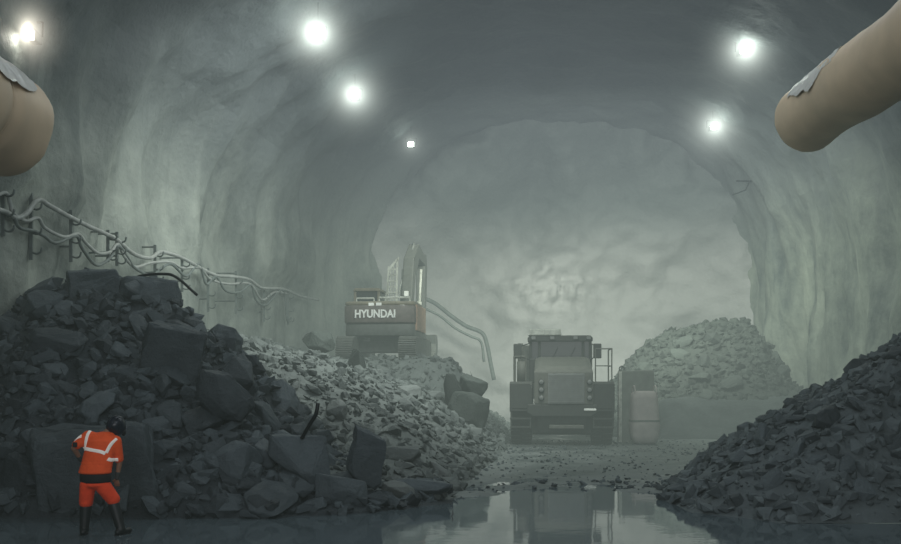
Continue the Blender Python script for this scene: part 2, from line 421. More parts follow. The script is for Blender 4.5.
for s in range(3):   # squarer blocks: a skewed box with its edges broken off
    rnd = random.Random(700+s); b_ = bmesh.new()
    for sx in (-1, 1):
        for sy in (-1, 1):
            for sz in (-1, 1):
                c = Vector((sx*rnd.uniform(.8, 1), sy*rnd.uniform(.8, 1), sz*rnd.uniform(.75, 1)))
                for ax in range(3):
                    d = c.copy(); d[ax] *= rnd.uniform(.42, .85); b_.verts.new(d)
    bmesh.ops.convex_hull(b_, input=b_.verts)
    bmesh.ops.bevel(b_, geom=b_.edges[:]+b_.verts[:], offset=.03, segments=1, affect='EDGES', profile=.6)
    bmesh.ops.triangulate(b_, faces=b_.faces)
    for _ in range(2): bmesh.ops.subdivide_edges(b_, edges=[e for e in b_.edges if e.calc_length() > .3], cuts=1, use_grid_fill=True); bmesh.ops.triangulate(b_, faces=b_.faces)
    for v in b_.verts: v.co += v.co.normalized()*(.13*fb(v.co.x+s*9, v.co.y, v.co.z, 1.7, 6))
    bmesh.ops.recalc_face_normals(b_, faces=b_.faces)
    me = bpy.data.meshes.new('rock'); b_.to_mesh(me); b_.free(); ROCKS.append(me)
def surf_normal(h, x, y):
    e = .25; return Vector((h(x-e, y)-h(x+e, y), h(x, y-e)-h(x, y+e), 2*e)).normalized()
def scene_h(x, y): return max(h_left(x, y), h_mid(x, y), h_right(x, y), h_back(x, y), h_berm(x, y), ground_z(x, y))
def heap(name, h, x0, x1, y0, y1, step, m, nsmall, smin, smax, label, power=2.8, seed=1, lo=.02, base=True):
    V = []; Fc = []; g = {}
    nx, ny = (int((x1-x0)/step), int((y1-y0)/step)) if base else (-1, -1)
    for j in range(ny+1):
        for i in range(nx+1):
            x, y = x0+i*step, y0+j*step; z = h(x, y)
            if z < -.2: z = -.2
            jx, jy = .3*step*noise.noise(Vector((x*3, y*3, 1))), .3*step*noise.noise(Vector((x*3, y*3, 5)))
            g[i, j] = len(V); V.append((x+jx, y+jy, z))
    for j in range(ny if base else 0):
        for i in range(nx):
            q = (g[i, j], g[i+1, j], g[i+1, j+1], g[i, j+1])
            if max(V[k][2] for k in q) > -.12:
                if (i+j) % 2: Fc += [q[:3], (q[0], q[2], q[3])]
                else: Fc += [(q[0], q[1], q[3]), q[1:]]
    rnd = random.Random(seed); k = 0; tries = 0
    while k < nsmall and tries < nsmall*12:
        tries += 1
        x, y = rnd.uniform(x0, x1), rnd.uniform(y0, y1); z = h(x, y)
        if z < lo or z < ground_z(x, y)-.03 : continue
        n = surf_normal(h, x, y)
        s = smin+(smax-smin)*rnd.random()**power
        vv, ff = rnd.choice(HULLS)
        q = n.to_track_quat('Z', 'Y').to_matrix()
        if rnd.random() < .3: q = Matrix.Identity(3)
        T_ = q @ Euler((rnd.uniform(-.7, .7), rnd.uniform(-.7, .7), rnd.uniform(0, 6.3))).to_matrix() @ Matrix.Diagonal((s, s*rnd.uniform(.6, 1), s*rnd.uniform(.5, 1)))
        base = Vector((x, y, z))+n*s*.12; o0 = len(V)
        V += [tuple(base+T_@v) for v in vv]; Fc += [tuple(o0+i for i in f) for f in ff]
        k += 1
    me = bpy.data.meshes.new(name); me.from_pydata(V, [], Fc); me.update()
    o = link(name, me, m); tag(o, label, 'rubble', kind='stuff'); return o
heap('rubble_heap', h_left, -11, 1.2, 15.9, 26, .16, M['heap_dark'], 7000, .04, .28, 'tall dark heap of broken rock filling the space behind the worker', seed=1)
heap('rubble_heap', h_mid, -9, 3.2, 17, 49, .24, M['heap_pale'], 12000, .045, .24, 'dusty pale slope of broken rock under and in front of the excavator', seed=2)
heap('rubble_heap', h_right, 3.6, 14.5, 15.7, 27,   .18, M['heap_right'], 6500, .04, .22, 'dark fine rubble slope rising to the edge of the puddle on the right', seed=3)
heap('rubble_heap', h_back, 6, 15, 37.5, 50, .25, M['heap_back'], 5200, .05, .26, 'hazy domed heap of broken rock against the streaked right wall', seed=4)
heap('gravel', ground_z, -.8, 9, 18.6, 36, .2, M["heap_right"], 1900, .015, .08, 'loose gravel and small stones strewn over the muddy floor', seed=8, lo=-.03, power=2.5, base=False)
bm = BM(); g = []
for j in range(90):
    row = []
    for i in range(90):
        x, y = 6.8+8.4*i/89, 36+9.2*j/89; row.append(bm.verts.new((x, y, h_berm(x, y))))
    g.append(row)
for j in range(89):
    for i in range(89): bm.faces.new((g[j][i], g[j][i+1], g[j+1][i+1], g[j+1][i]))
tag(obj('spoil_bank', bm, M['berm'], smooth=True), 'low smooth bank of grey spoil in front of the domed back heap', 'bank', kind='stuff')

def place_rock(k, x, y, z, s, rot, m, label, group=None, cat='rock', name='rock', scl=(1, 1, 1)):
    me = ROCKS[k % len(ROCKS)]
    if not me.materials: me.materials.append(m)
    o = bpy.data.objects.new(name, me); C.objects.link(o)
    o.material_slots[0].link = 'OBJECT'; o.material_slots[0].material = m
    o.location = (x, y, z); o.rotation_euler = rot; o.scale = (s*scl[0], s*scl[1], s*scl[2])
    return tag(o, label, cat, group)
def scatter(n, h, x0, x1, y0, y1, s0, s1, m, label, group, seed, power=1.6, name='rock', lo=.15, sink=.1, cat='rock', vis=None):
    rnd = random.Random(seed); pts = []; t = 0
    while len(pts) < n and t < 20000:
        t += 1
        x, y = rnd.uniform(x0, x1), rnd.uniform(y0, y1); z = h(x, y)
        if z < lo or z < scene_h(x, y)-.05: continue
        px, py = 450.5+F*x/y, 379-F*(z-CAMZ)/y
        if not (-10 < px < 910 and py < 540): continue
        # keep to what can be seen from the tunnel mouth
        ok = True
        for q in range(1, 14):
            f = 1-q*.035; xx, yy = x*f, y*f; zz = CAMZ+(z+.15-CAMZ)*f
            if scene_h(xx, yy) > zz+.05: ok = False; break
        if not ok: continue
        s = s0+(s1-s0)*rnd.random()**power
        if any((x-a)**2+(y-b)**2 < (.62*(s+c))**2 for a, b, c in pts): continue
        pts.append((x, y, s)); n_ = surf_normal(h, x, y)
        p = Vector((x, y, z))+n_*s*sink
        q = n_.to_track_quat('Z', 'Y') @ Euler((rnd.uniform(-.5, .5), rnd.uniform(-.5, .5), rnd.uniform(0, 6.28))).to_quaternion()
        place_rock(rnd.randrange(14), p.x, p.y, p.z, s, q.to_euler(), m, label, group, cat, name, (1, rnd.uniform(.65, 1), rnd.uniform(.6, 1)))
scatter(112, h_left, -10, .6, 16.2, 21.3, .2, .62, M['rock_dark'], 'dark angular rock lying in the tall heap behind the worker', 'rocks in the tall dark heap', 11)
scatter(66, h_mid, -6.5, 2.5, 18.5, 38, .16, .5, M['rock_pale'], 'dusty angular rock lying on the pale slope below the excavator', 'rocks on the pale slope', 12)
scatter(62, h_right, 4, 11, 16, 24, .12, .38, M['rock_dark'], 'dark angular rock lying on the rubble slope at the right', 'rocks on the right slope', 13)
scatter(26, h_back, 6.4, 14.4, 38, 44, .2, .55, M['rock_back'], 'hazy rock lying on the domed heap by the right wall', 'rocks on the domed back heap', 14)
scatter(44, lambda x, y: ground_z(x, y), 1.4, 5.0, 18.3, 22.0, .03, .12, M['rock_dark'], 'small dark stone poking out of the mud at the edge of the puddle', 'stones at the puddle edge', 15, lo=-.12, sink=.25, name='stone', cat='stone')

def boulder(px, py, Y, wpx, hpx, k, rot, m, label, depth=.8, scl=None):
    p = at(px, py, Y); w = wpx*Y/F/2; hh = hpx*Y/F/2
    me = ROCKS[k]; bx = [max(abs(v.co[i]) for v in me.vertices) for i in range(3)]
    o = place_rock(k, p.x, p.y, p.z, 1, (0, 0, 0), m, label, None, 'boulder', 'boulder')
    # the rock is turned inside its own box and then sized to the block seen in the photo
    M3 = Euler(rot).to_matrix(); co = [M3 @ v.co for v in me.vertices]
    ex = [max(abs(c[i]) for c in co) for i in range(3)]
    me2 = me.copy()
    for v, c in zip(me2.vertices, co): v.co = Vector((c.x/ex[0]*w, c.y/ex[1]*w*depth, c.z/ex[2]*hh))
    o.data = me2; o.material_slots[0].link = 'OBJECT'; o.material_slots[0].material = m
    return o
D, P_ = M['rock_dark'], M['rock_pale']
boulder(92, 472, 16.75, 146, 108, 14, (.12, -.08, .15), D, 'huge flat-faced slab boulder directly behind the worker', .5)
boulder(22, 486, 16.7, 66, 72, 3, (0, .2, 1), D, 'rounded dark boulder at the far left foot of the heap', .6)
boulder(92, 290, 20.8, 64, 46, 15, (.1, 0, .4), D, 'squared boulder crowning the dark heap', .7)
boulder(150, 299, 21.0, 70, 44, 7, (0, .1, 0), D, 'broad boulder just under the bent steel rod on the heap crest', .7)
boulder(45, 312, 20.6, 62, 34, 9, (0, .1, 2), D, 'low boulder on the left shoulder of the heap crest', .7)
boulder(172, 356, 19.0, 80, 74, 16, (.2, .2, .2), D, 'large smooth block halfway up the dark heap', .5)
boulder(225, 400, 18.3, 58, 62, 11, (.3, .2, 1.3), D, 'pale-edged slanting boulder on the right flank of the dark heap', .6)
boulder(232, 470, 17.2, 66, 60, 4, (.1, .3, 2.2), D, 'dark boulder low in the heap to the right of the worker', .7)
boulder(300, 455, 17.6, 62, 62, 6, (.3, .1, .5), D, 'dark rounded boulder below the short steel bar', .7)
boulder(366, 458, 18.1, 42, 66, 15, (.1, .35, .3), D, 'upright leaning slab at the right foot of the dark heap', .6)
boulder(340, 492, 17.2, 56, 40, 10, (.1, .2, .6), D, 'slab boulder standing at the water edge below the leaning slab', .7)
boulder(398, 492, 18.2, 34, 26, 12, (.1, .2, .2), P_, 'pale-topped rock at the water edge', .7)
boulder(420, 489, 18.6, 62, 22, 13, (.0, .1, .1), D, 'long low dark rock at the tip of the heap by the water', .6)
boulder(180, 500, 16.8, 60, 36, 0, (.2, .1, .9), D, 'low boulder at the foot of the heap beside the worker', .7)
boulder(320, 342, 33.0, 36, 24, 5, (.1, .1, .9), M['rock_back'], 'pale smooth boulder on top of the pale slope near the excavator', .8)
boulder(356, 362, 30.5, 20, 28, 8, (.1, .3, .9), M['rock_back'], 'upright dark boulder on the pale slope below the excavator', .8)
boulder(472, 386, 31.2, 32, 32, 3, (.1, .1, .4), M['rock_back'], 'dark block resting on top of the boulder left of the dump truck', .8)
boulder(468, 414, 30.6, 44, 46, 7, (.1, .2, .4), M['rock_back'], 'big dark boulder standing left of the dump truck', .7)
boulder(453, 394, 31.0, 19, 42, 11, (.1, .2, 1.4), M['rock_back'], 'narrow upright boulder left of the stacked boulders', .8)
boulder(272, 378, 672/25, 30, 20, 2, (.1, .2, 1.4), P_, 'flat pale rock where the pale slope meets the dark heap', .8)
boulder(880, 400, 19.0, 40, 30, 6, (.1, .2, 1.4), D, 'largest dark rock high on the right rubble slope', .8)
boulder(275, 0+374, 26.5, 24, 14, 9, (.1, .2, .4), P_, 'small pale slab leaning on the flat rock at the heap seam', .8)
bpy.data.objects.remove(bpy.data.objects[[o.name for o in bpy.data.objects if o.get('label') == 'small pale slab leaning on the flat rock at the heap seam'][0]])

# steel rods sticking out of the heap
def rod(pts, r, label, name='steel_rod', m='steel_dark', cat='rod', smooth=True):
    bm = BM(); tube(bm, spline(pts, 5), r, 8); return tag(obj(name, bm, M[m], smooth=smooth), label, cat)
rod([at(128, 283, 21), at(140, 276, 20.9), at(162, 274, 20.7), at(176, 277, 20.6), at(197, 295, 20.4)], .03, 'bent dark steel rod arching from the crest of the dark heap')
rod([at(302, 438, 17.6), at(310, 424, 17.4), at(316, 414, 17.3), at(318, 403, 17.3)], .035, 'short curved steel bar poking up from the foot of the dark heap')
rod([at(88, 452-20, 17.5), at(86, 418, 17.6), at(90, 404, 17.8), at(84, 396, 17.9)], .022, 'thin bent rod standing just above the worker')
rod([at(36, 388, 19.0), at(38, 365, 19.0), at(43, 347, 19.2)], .03, 'faint upright bar in the left face of the dark heap')

# ------------------------------------------------------------------ cables on the left wall
def wy(px, off=.55):   # depth at which the sight line of column px meets the left wall
    lo, hi = 12., 53.
    for _ in range(40):
        mid = (lo+hi)/2
        if (px-450.5)*mid/F < interp(LW, mid)+off: hi = mid
        else: lo = mid
    return lo
def wp(px, py, off=.55): return at(px, py, wy(px, off))
def cable(pix, r, label, m='cable', off=.6, grp=None):
    bm = BM(); tube(bm, spline([wp(x, y, off) for x, y in pix], 6), r, 8)
    return tag(obj('cable', bm, M[m], smooth=True), label, 'cable', grp)
cable([(-6, 209), (6, 212), (16, 218), (27, 213), (38, 200), (50, 206), (70, 217), (90, 227), (104, 233), (117, 240), (134, 254), (150, 258), (161, 252), (180, 257), (197, 266), (215, 275), (236, 277), (250, 280), (262, 288), (283, 289), (300, 296), (318, 300)], .055, 'thickest pale cable, highest along the left wall brackets')
cable([(-5, 196), (6, 193), (10, 203), (13, 213), (26, 221), (38, 218), (45, 228), (64, 237), (78, 234), (86, 243), (98, 253), (110, 252), (118, 244), (124, 256), (135, 267), (150, 263), (170, 262), (182, 268), (200, 268), (210, 279), (228, 284), (250, 284), (262, 300), (275, 292), (288, 294)], .04, 'thinner pale cable sagging just below the thickest one')
cable([(14, 218), (20, 228), (34, 231), (44, 236), (56, 243), (76, 236), (82, 248), (96, 265), (110, 258), (118, 246), (128, 258), (135, 268), (152, 275), (170, 264), (186, 276), (199, 264), (206, 284), (216, 277), (226, 291), (240, 292), (251, 285), (256, 300), (266, 305), (283, 290), (287, 320), (291, 318)], .038, 'slack looping grey wire, lowest and most tangled on the left wall', 'cable_dark', .62)
k = 0
for px, y0, y1 in ((3, 180, 236), (31, 190, 260), (71, 210, 262), (108, 230, 262), (117, 232, 266), (155, 245, 284), (182, 256, 292), (208, 268, 312), (236, 271, 314), (264, 288, 322), (288, 288, 325)):
    Y = wy(px, .5); a, b_ = at(px, y0, Y), at(px, y1, Y)
    e = empty('cable_bracket', b_, 'thin upright steel bracket carrying the cables along the left wall', 'bracket', group='cable brackets on the left wall')
    bm = BM(); L = a.z-b_.z; box(bm, -.035, .035, -.03, .03, 0, L); obj('post', bm, M['cable_dark'], e)
    for f in (.95, .3):
        bm = BM(); tube(bm, [(0, 0, L*f), (-.9, .1, L*f)], .025, 6); obj('wall_stay', bm, M['cable_dark'], e)
    for f in (.12, .4, .75):
        bm = BM(); tube(bm, spline([(0, 0, L*f), (.12, -.03, L*f-.05), (.22, -.05, L*f-.02), (.25, -.05, L*f+.08)], 3), .022, 6); obj('hook', bm, M['cable_dark'], e, True)
# hoses hanging behind the excavator
def hose(pts, r, label):
    bm = BM(); tube(bm, spline(pts, 6), r, 8); return tag(obj('hose', bm, M['cable_dark'], smooth=True), label, 'hose')
hose([at(424, 298, 49), at(436, 304, 49), at(450, 315, 49), at(466, 326, 49), at(482, 333, 49), at(487, 345, 49), at(490, 360, 49), at(494, 380, 49)], .10, 'thick hose hanging in a bend beyond the excavator and ending upright')
hose([at(424, 308, 46.6), at(440, 316, 46.6), at(455, 328, 46.6), at(470, 336, 46.6), at(481, 342, 46.6), at(484, 362, 46.6)], .06, 'second thinner hose below the thick bent hose beyond the excavator')

# ------------------------------------------------------------------ ventilation ducts
def duct(end, Y1, r, label, sag, joints, rot_end, dirx=0):
    root = empty('ventilation_duct', end, label, 'duct')
    bm = BM(); L = Y1-end.y; n = 40; seg = 110; rings = []
    # rounded end cap then the long fabric sleeve, runs back over the camera side
    path = []
    for i in range(9):
        a = i/8*PI/2; path.append((.55*r*(1-math.sin(a)), math.sin(math.acos(max(0, 1-math.sin(a))) if i else 0)))
    path = [(.5*r*math.cos(a), math.sin(a)) for a in [PI/2*i/9 for i in range(10)]]
    for off, k in path: rings.append((off, max(.02, k)))
    for i in range(1, seg+1): rings.append((L*i/seg, 1.0))
    vr = []
    for off, k in rings:
        y = off if off < 0 else (off if L < 0 else off)
        yy = off if rings.index((off, k)) < 10 else off
        row = []
        for q in range(n):
            a = 2*PI*q/n; X, Z = math.cos(a), math.sin(a)
            yw = off
            w = 1+.035*fb(X*1.3, yw*.9+3, Z*1.3, 1, 3)
            for j in joints: w *= 1-(.085 if r > .7 else .03)*math.exp(-((yw-j)/.10)**2)
            w *= 1+.03*math.sin(yw*2.1+1)
            zz = Z*r*w*k*(1.0 if Z > 0 else 1.0+.06*sag); xx = X*r*w*k
            dz = -.05*sag*math.sin(yw*1.1)
            row.append(bm.verts.new((xx+dirx*yw, yw, zz+dz)))
        vr.append(row)
    for i in range(len(vr)-1):
        for q in range(n): bm.faces.new((vr[i][q], vr[i][(q+1)%n], vr[i+1][(q+1)%n], vr[i+1][q]))
    bm.faces.new(vr[0]); bm.faces.new(vr[-1])
    obj('sleeve', bm, M['duct'], root, True)
    for j in (joints if r > .7 else []):
        bm = BM(); tube(bm, [(dirx*j+math.cos(a)*r*.9, j, math.sin(a)*r*.93-.05*sag*math.sin(j*1.1)) for a in [2*PI*i/36 for i in range(37)]], .02, 6, False)
        obj('joint_ring', bm, M['duct'], root, True)
    i = 0
    for j in [x-.5 for x in joints]:
        bm = BM(); tube(bm, [(dirx*j, j, r*.98), (dirx*j, j, 13.2-end.z)], .012, 6); obj('hanger_wire', bm, M['steel_dark'], root)
    return root
dl = duct(at(2, 122, 15.0), 3, .75, 'stubby tan fabric duct end hanging by the left wall lamp', 1, [-1.15, -3.6, -6.2], 0)
dr = duct(at(808, 118, 20.0), 3, .64, 'long tan fabric duct slanting down from the upper right', .6, [-3.9, -7.4], 0)
# white sheet / dust caught on the ducts
def drape(parent, r, y0, y1, a0, a1, name, seed, m):
    bm = BM(); g = []
    for i in range(26):
        y = y0+(y1-y0)*i/25; row = []
        wob = .22*fb(y*1.3, seed, 0, 1.4, 3); ends = math.sin(PI*min(1, max(0, i/25)))**.4
        for k in range(13):
            mid = (a0+a1)/2; a = mid+((a0-mid)+(a1-a0)*k/12)*(ends*.9+.1)+wob
            rr = r*(1.045+.03*fb(a*3, y*3, seed, 1.5, 3))
            row.append(bm.verts.new((math.cos(a)*rr, y, math.sin(a)*rr)))
        g.append(row)
    for i in range(25):
        for k in range(12): bm.faces.new((g[i][k], g[i][k+1], g[i+1][k+1], g[i+1][k]))
    return obj(name, bm, m, parent, True)
drape(dl, .75, -.25, -2.2, math.radians(15), math.radians(75), 'plastic_sheet', 3, M['plastic'])
drape(dr, .64, -.5, -2.9, math.radians(118), math.radians(172), 'dust_crust', 5, M['plastic'])

# ------------------------------------------------------------------ lamps
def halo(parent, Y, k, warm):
    """glowing volume added round the lamp in place of light scattered by haze"""
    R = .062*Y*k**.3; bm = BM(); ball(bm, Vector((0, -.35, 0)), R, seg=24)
    m, nt, b = new_mat('added lamp glow'); nt.nodes.remove(b); o_ = nt.nodes['Material Output']
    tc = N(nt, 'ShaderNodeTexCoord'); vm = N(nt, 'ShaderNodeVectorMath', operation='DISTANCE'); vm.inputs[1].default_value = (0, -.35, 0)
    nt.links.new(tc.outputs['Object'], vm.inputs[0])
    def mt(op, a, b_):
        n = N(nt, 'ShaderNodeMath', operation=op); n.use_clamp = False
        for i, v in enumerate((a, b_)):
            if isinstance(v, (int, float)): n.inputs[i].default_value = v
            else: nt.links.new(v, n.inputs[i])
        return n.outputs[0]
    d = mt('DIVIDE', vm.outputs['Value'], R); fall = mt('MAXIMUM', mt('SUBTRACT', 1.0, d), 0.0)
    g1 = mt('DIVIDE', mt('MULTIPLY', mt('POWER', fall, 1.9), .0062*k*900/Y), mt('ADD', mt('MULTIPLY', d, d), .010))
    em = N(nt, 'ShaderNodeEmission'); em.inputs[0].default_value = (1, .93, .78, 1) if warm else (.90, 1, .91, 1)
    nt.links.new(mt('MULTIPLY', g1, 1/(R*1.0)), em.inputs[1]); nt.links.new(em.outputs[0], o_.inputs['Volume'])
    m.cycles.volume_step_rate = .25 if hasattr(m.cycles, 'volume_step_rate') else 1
    obj('added_glow', bm, m, parent, True)
def lamp(px, py, Y, label, power, ceil_z, warm=False, side=None, r=.17, spread=.15, group=None, glow=1.0):
    p = at(px, py, Y); e = empty('tunnel_floodlight', p, label, 'lamp', group=group)
    bm = BM(); prism(bm, [(-.12, .12), (.2, .08), (.2, -.1), (-.12, -.13)], 'x', -.17, .17); obj('housing', bm, M['steel_dark'], e, bevel=.02)
    bm = BM(); prism(bm, [(-.125, .09), (-.15, .09), (-.15, -.1), (-.125, -.1)], 'x', -.12, .12); obj('lens', bm, M['lens_w' if warm else 'lens'], e)
    bm = BM()
    for s in (-1, 1): tube(bm, [(s*.25, 0, 0), (s*.25, .02, .3)], .018, 6)
    tube(bm, [(-.25, .02, .3), (.25, .02, .3)], .018, 6)
    obj('yoke', bm, M['steel_dark'], e)
    bm = BM()
    if side is None: tube(bm, [(0, .02, .3), (0, .02, ceil_z-p.z)], .012, 6)
    else: tube(bm, [(0, .02, .3), (side, .1, .5)], .03, 6)
    obj('stem', bm, M['steel_dark'], e)
    l = bpy.data.lights.new('flood', 'SPOT'); l.energy = power; l.shadow_soft_size = spread; l.spot_size = math.radians(150); l.spot_blend = .9
    l.color = (1, .95, .82) if warm else (.92, 1, .93)
    lo = bpy.data.objects.new('flood_light', l); C.objects.link(lo); lo.parent = e; lo.location = (0, -.5, -.15); lo.rotation_euler = (math.radians(-18), 0, 0)
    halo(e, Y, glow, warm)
    return p
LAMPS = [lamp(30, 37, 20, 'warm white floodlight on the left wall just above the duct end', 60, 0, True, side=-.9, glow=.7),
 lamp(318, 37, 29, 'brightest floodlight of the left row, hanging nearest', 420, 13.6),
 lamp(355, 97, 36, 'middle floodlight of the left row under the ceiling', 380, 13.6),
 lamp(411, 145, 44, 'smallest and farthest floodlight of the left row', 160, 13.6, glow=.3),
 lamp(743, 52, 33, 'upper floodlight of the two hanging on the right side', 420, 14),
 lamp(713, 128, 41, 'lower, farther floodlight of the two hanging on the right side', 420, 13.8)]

# small bracket on the right wall
e = empty('wall_bracket', at(750, 181, 44), 'small thin metal bracket high on the right wall', 'bracket')
bm = BM(); tube(bm, [(-.6, 0, 0), (.7, .2, .02)], .035, 6); obj('crossbar', bm, M['steel_dark'], e)
bm = BM(); tube(bm, [(0, 0, .02), (-.2, 0, -.4), (-.75, .1, -.6)], .03, 6); obj('arm_strut', bm, M['steel_dark'], e)
bm = BM(); tube(bm, [(0, 0, 0), (2.4, .3, 0)], .03, 6); obj('wall_stay', bm, M['steel_dark'], e)

# ------------------------------------------------------------------ dump truck (front towards the camera, -y)
def wheel(parent, x, y, R, W, hubside, name='wheel'):
    bm = BM(); s = hubside
    prof = [(.45*R, -W*.30), (.55*R, -W*.46), (.80*R, -W*.5), (.94*R, -W*.46), (R*.975, -W*.36), (R*.975, W*.36), (.94*R, W*.46), (.80*R, W*.5), (.55*R, W*.46), (.45*R, W*.30)]
    lathe(bm, prof, 40)
    for k in range(26):     # tread lugs
        a = 2*PI*k/26
        for sg in (-1, 1):
            mt = Matrix.Rotation(a+(.06 if sg > 0 else -.06), 4, 'X')
            vs = box(bm, min(sg*.04, sg*W*.47), max(sg*.04, sg*W*.47), -.055, .055, R*.95, R*1.015)
            for v in vs: v.co = mt @ v.co
    o = obj('tyre', bm, M['tyre'], parent, False, 0); o.location = (x, y, R)
    bm = BM(); lathe(bm, [(.46*R, -W*.28*s), (.42*R, W*.1*s), (.2*R, W*.14*s), (.2*R, W*.34*s), (.12*R, W*.38*s)], 24)
    h = obj('hub', bm, M['truck'], o, True)
def mesh_of(name, fn, m, parent, bevel=.02, smooth=False):
    bm = BM(); fn(bm); return obj(name, bm, m, parent, smooth, bevel)
T = empty('dump_truck', (3.68, 33.0, .02), 'dusty articulated dump truck facing the viewer on the wet tunnel floor', 'truck', rz=math.radians(-5.2))
R_ = .96
for s in (-1, 1):
    wheel(T, s*1.36, 1.35, R_, .72, s)
    wheel(T, s*1.36, 5.6, R_, .72, s); wheel(T, s*1.36, 7.6, R_, .72, s)
def f(bm):
    box(bm, -.95, -.55, .6, 9, .75, 1.2); box(bm, .55, .95, .6, 9, .75, 1.2); box(bm, -.95, .95, .5, 1.2, .8, 1.2); box(bm, -1.0, 1.0, 1.2, 1.5, .75, 1.1)
mesh_of('chassis', f, M['truck_dark'], T)
mesh_of('underbody_dark_fill', lambda bm: prism(bm, [(.5, .42), (.9, .35), (3.2, .35), (3.6, .8), (3.6, 1.3), (.5, 1.3)], 'x', -.98, .98), M['truck_dark'], T)  # dark block added to fill the shaded gap under the truck
mesh_of('front_axle', lambda bm: (tube(bm, [(-1.1, 1.35, .9), (1.1, 1.35, .9)], .17, 12), ball(bm, (0, 1.3, .82), .32, 1.2, 1, 1)), M['truck_dark'], T, 0)
def f(bm):
    prism(bm, [(-1.15, 1.40), (1.15, 1.40), (1.15, 1.12), (.95, 1.0), (-.95, 1.0), (-1.15, 1.12)], 'y', 0, .28)
mesh_of('front_bumper', f, M['truck_dark'], T, .03)
mesh_of('skid_plate', lambda bm: prism(bm, [(.05, 1.0), (.3, .45), (1.0, .4), (1.0, 1.0)], 'x', -.8, .8), M['truck_dark'], T)
mesh_of('tow_bar', lambda bm: box(bm, -.42, .72, -.03, .12, .60, .72), M['truck'], T)
# fenders over the front wheels, with the steps beside them
for s in (-1, 1):
    def f(bm):
        prism(bm, [(.15, 1.15), (.15, 1.95), (.32, 2.15), (2.45, 2.15), (2.6, 1.9), (2.6, 1.2), (2.45, 1.2), (2.45, 1.88), (2.3, 2.03), (.45, 2.03), (.3, 1.85), (.3, 1.15)], 'x', min(s*.98, s*1.73), max(s*.98, s*1.73))
        box(bm, min(s*.98, s*1.12), max(s*.98, s*1.12), .2, 2.5, 1.1, 2.05)
    mesh_of('fender', f, M['truck_dark'], T)
    def f(bm):
        for z in (.62, .9, 1.18): box(bm, min(s*1.02, s*1.72), max(s*1.02, s*1.72), .05, .24, z, z+.05)
        for x in (1.04, 1.68): box(bm, s*x-.025, s*x+.025, .08, .14, .6, 2.0)
    mesh_of('step_ladder', f, M['truck_dark'], T, 0)
    def f(bm):   # front splash panel
        box(bm, min(s*1.05, s*1.73), max(s*1.05, s*1.73), .12, .17, 1.25, 2.1)
    mesh_of('splash_panel', f, M['truck_dark'], T)
# hood
def f(bm):
    lo = [(-.92, .0, 1.40), (1.02, .0, 1.40), (.98, 1.9, 1.40), (-.88, 1.9, 1.40)]
    a = [(-.92, .02, 2.48), (1.02, .02, 2.48), (1.0, 1.9, 2.95), (-.9, 1.9, 2.95)]
    b = [(-.74, .25, 2.66), (.84, .25, 2.66), (.82, 1.9, 3.02), (-.72, 1.9, 3.02)]
    L0, A, B = [[bm.verts.new(p) for p in q] for q in (lo, a, b)]
    for X, Y in ((L0, A), (A, B)):
        for i in range(4): bm.faces.new((X[i], X[(i+1)%4], Y[(i+1)%4], Y[i]))
    bm.faces.new(L0[::-1]); bm.faces.new(B)
mesh_of('hood', f, M['truck'], T, .04)
g_ = mesh_of('grille', lambda bm: box(bm, -.46, .74, -.05, .02, 1.42, 2.42), M['grille'], T)
def f(bm):
    for i in range(13): box(bm, -.43, .71, -.07, -.045, 1.47+i*.073, 1.495+i*.073)
mesh_of('grille_bar', f, M['grille'], g_, 0)
for s, x in ((-1, -.68), (1, .90)):
    for z in (1.62, 1.88, 2.14):
        q = mesh_of('headlight', lambda bm: lathe(bm, [(.09, 0), (.1, .05), (.085, .09)], 16, Matrix.Translation((x, -.01, z)) @ Matrix.Rotation(PI/2*-1, 4, 'Z')), M['truck_dark'], T, 0, True)
        mesh_of('lens', lambda bm: lathe(bm, [(.075, .085), (.07, .1), (.01, .11)], 16, Matrix.Translation((x, -.01, z)) @ Matrix.Rotation(-PI/2, 4, 'Z')), M['grille'], q, 0, True)
mesh_of('marker_light', lambda bm: box(bm, .72, 1.12, -.06, .0, 1.20, 1.27), M['lens_small'], T)
# cab
CB = empty('cab', (0, 0, 0), None, None); CB.parent = T
def f(bm):
    box(bm, -1.1, 1.05, 1.9, 3.6, 2.1, 2.95)
    for x in (-1.1, -.80, .72, .97): box(bm, x, x+.10, 1.95, 2.05, 2.9, 3.62)
    for x in (-1.1, .95): box(bm, x, x+.10, 3.45, 3.6, 2.9, 3.62)
    prism(bm, [(-1.16, 3.55), (1.1, 3.55), (1.1, 3.68), (1.0, 3.76), (-1.05, 3.76), (-1.16, 3.68)], 'y', 1.8, 3.7)
mesh_of('cab_shell', f, M['truck_dark'], CB, .03)
mesh_of('windshield', lambda bm: box(bm, -.72, .73, 2.0, 2.03, 2.95, 3.55), M['glass'], CB, 0)
for bx_ in ((-1.08, -1.05, 2.1, 3.4), (1.0, 1.03, 2.1, 3.4), (-1.02, -.8, 2.0, 2.03), (.82, .98, 2.0, 2.03)): mesh_of('side_glass', lambda bm: box(bm, *bx_, 2.95, 3.55), M['glass'], CB, 0)
mesh_of('wiper', lambda bm: (tube(bm, [(-.3, 1.97, 2.93), (-.1, 1.95, 3.35)], .014, 6), tube(bm, [(.3, 1.97, 2.93), (.5, 1.95, 3.35)], .014, 6)), M['steel_dark'], CB, 0)
mesh_of('dash', lambda bm: box(bm, -.7, .7, 2.15, 2.35, 2.9, 3.12), M['roofpale'], CB)
mesh_of('roof_panel', lambda bm: prism(bm, [(-1.14, 3.76), (.02, 3.76), (-.02, 3.98), (-1.08, 3.98)], 'y', 1.75, 3.3), M['roofpale'], T, .03)
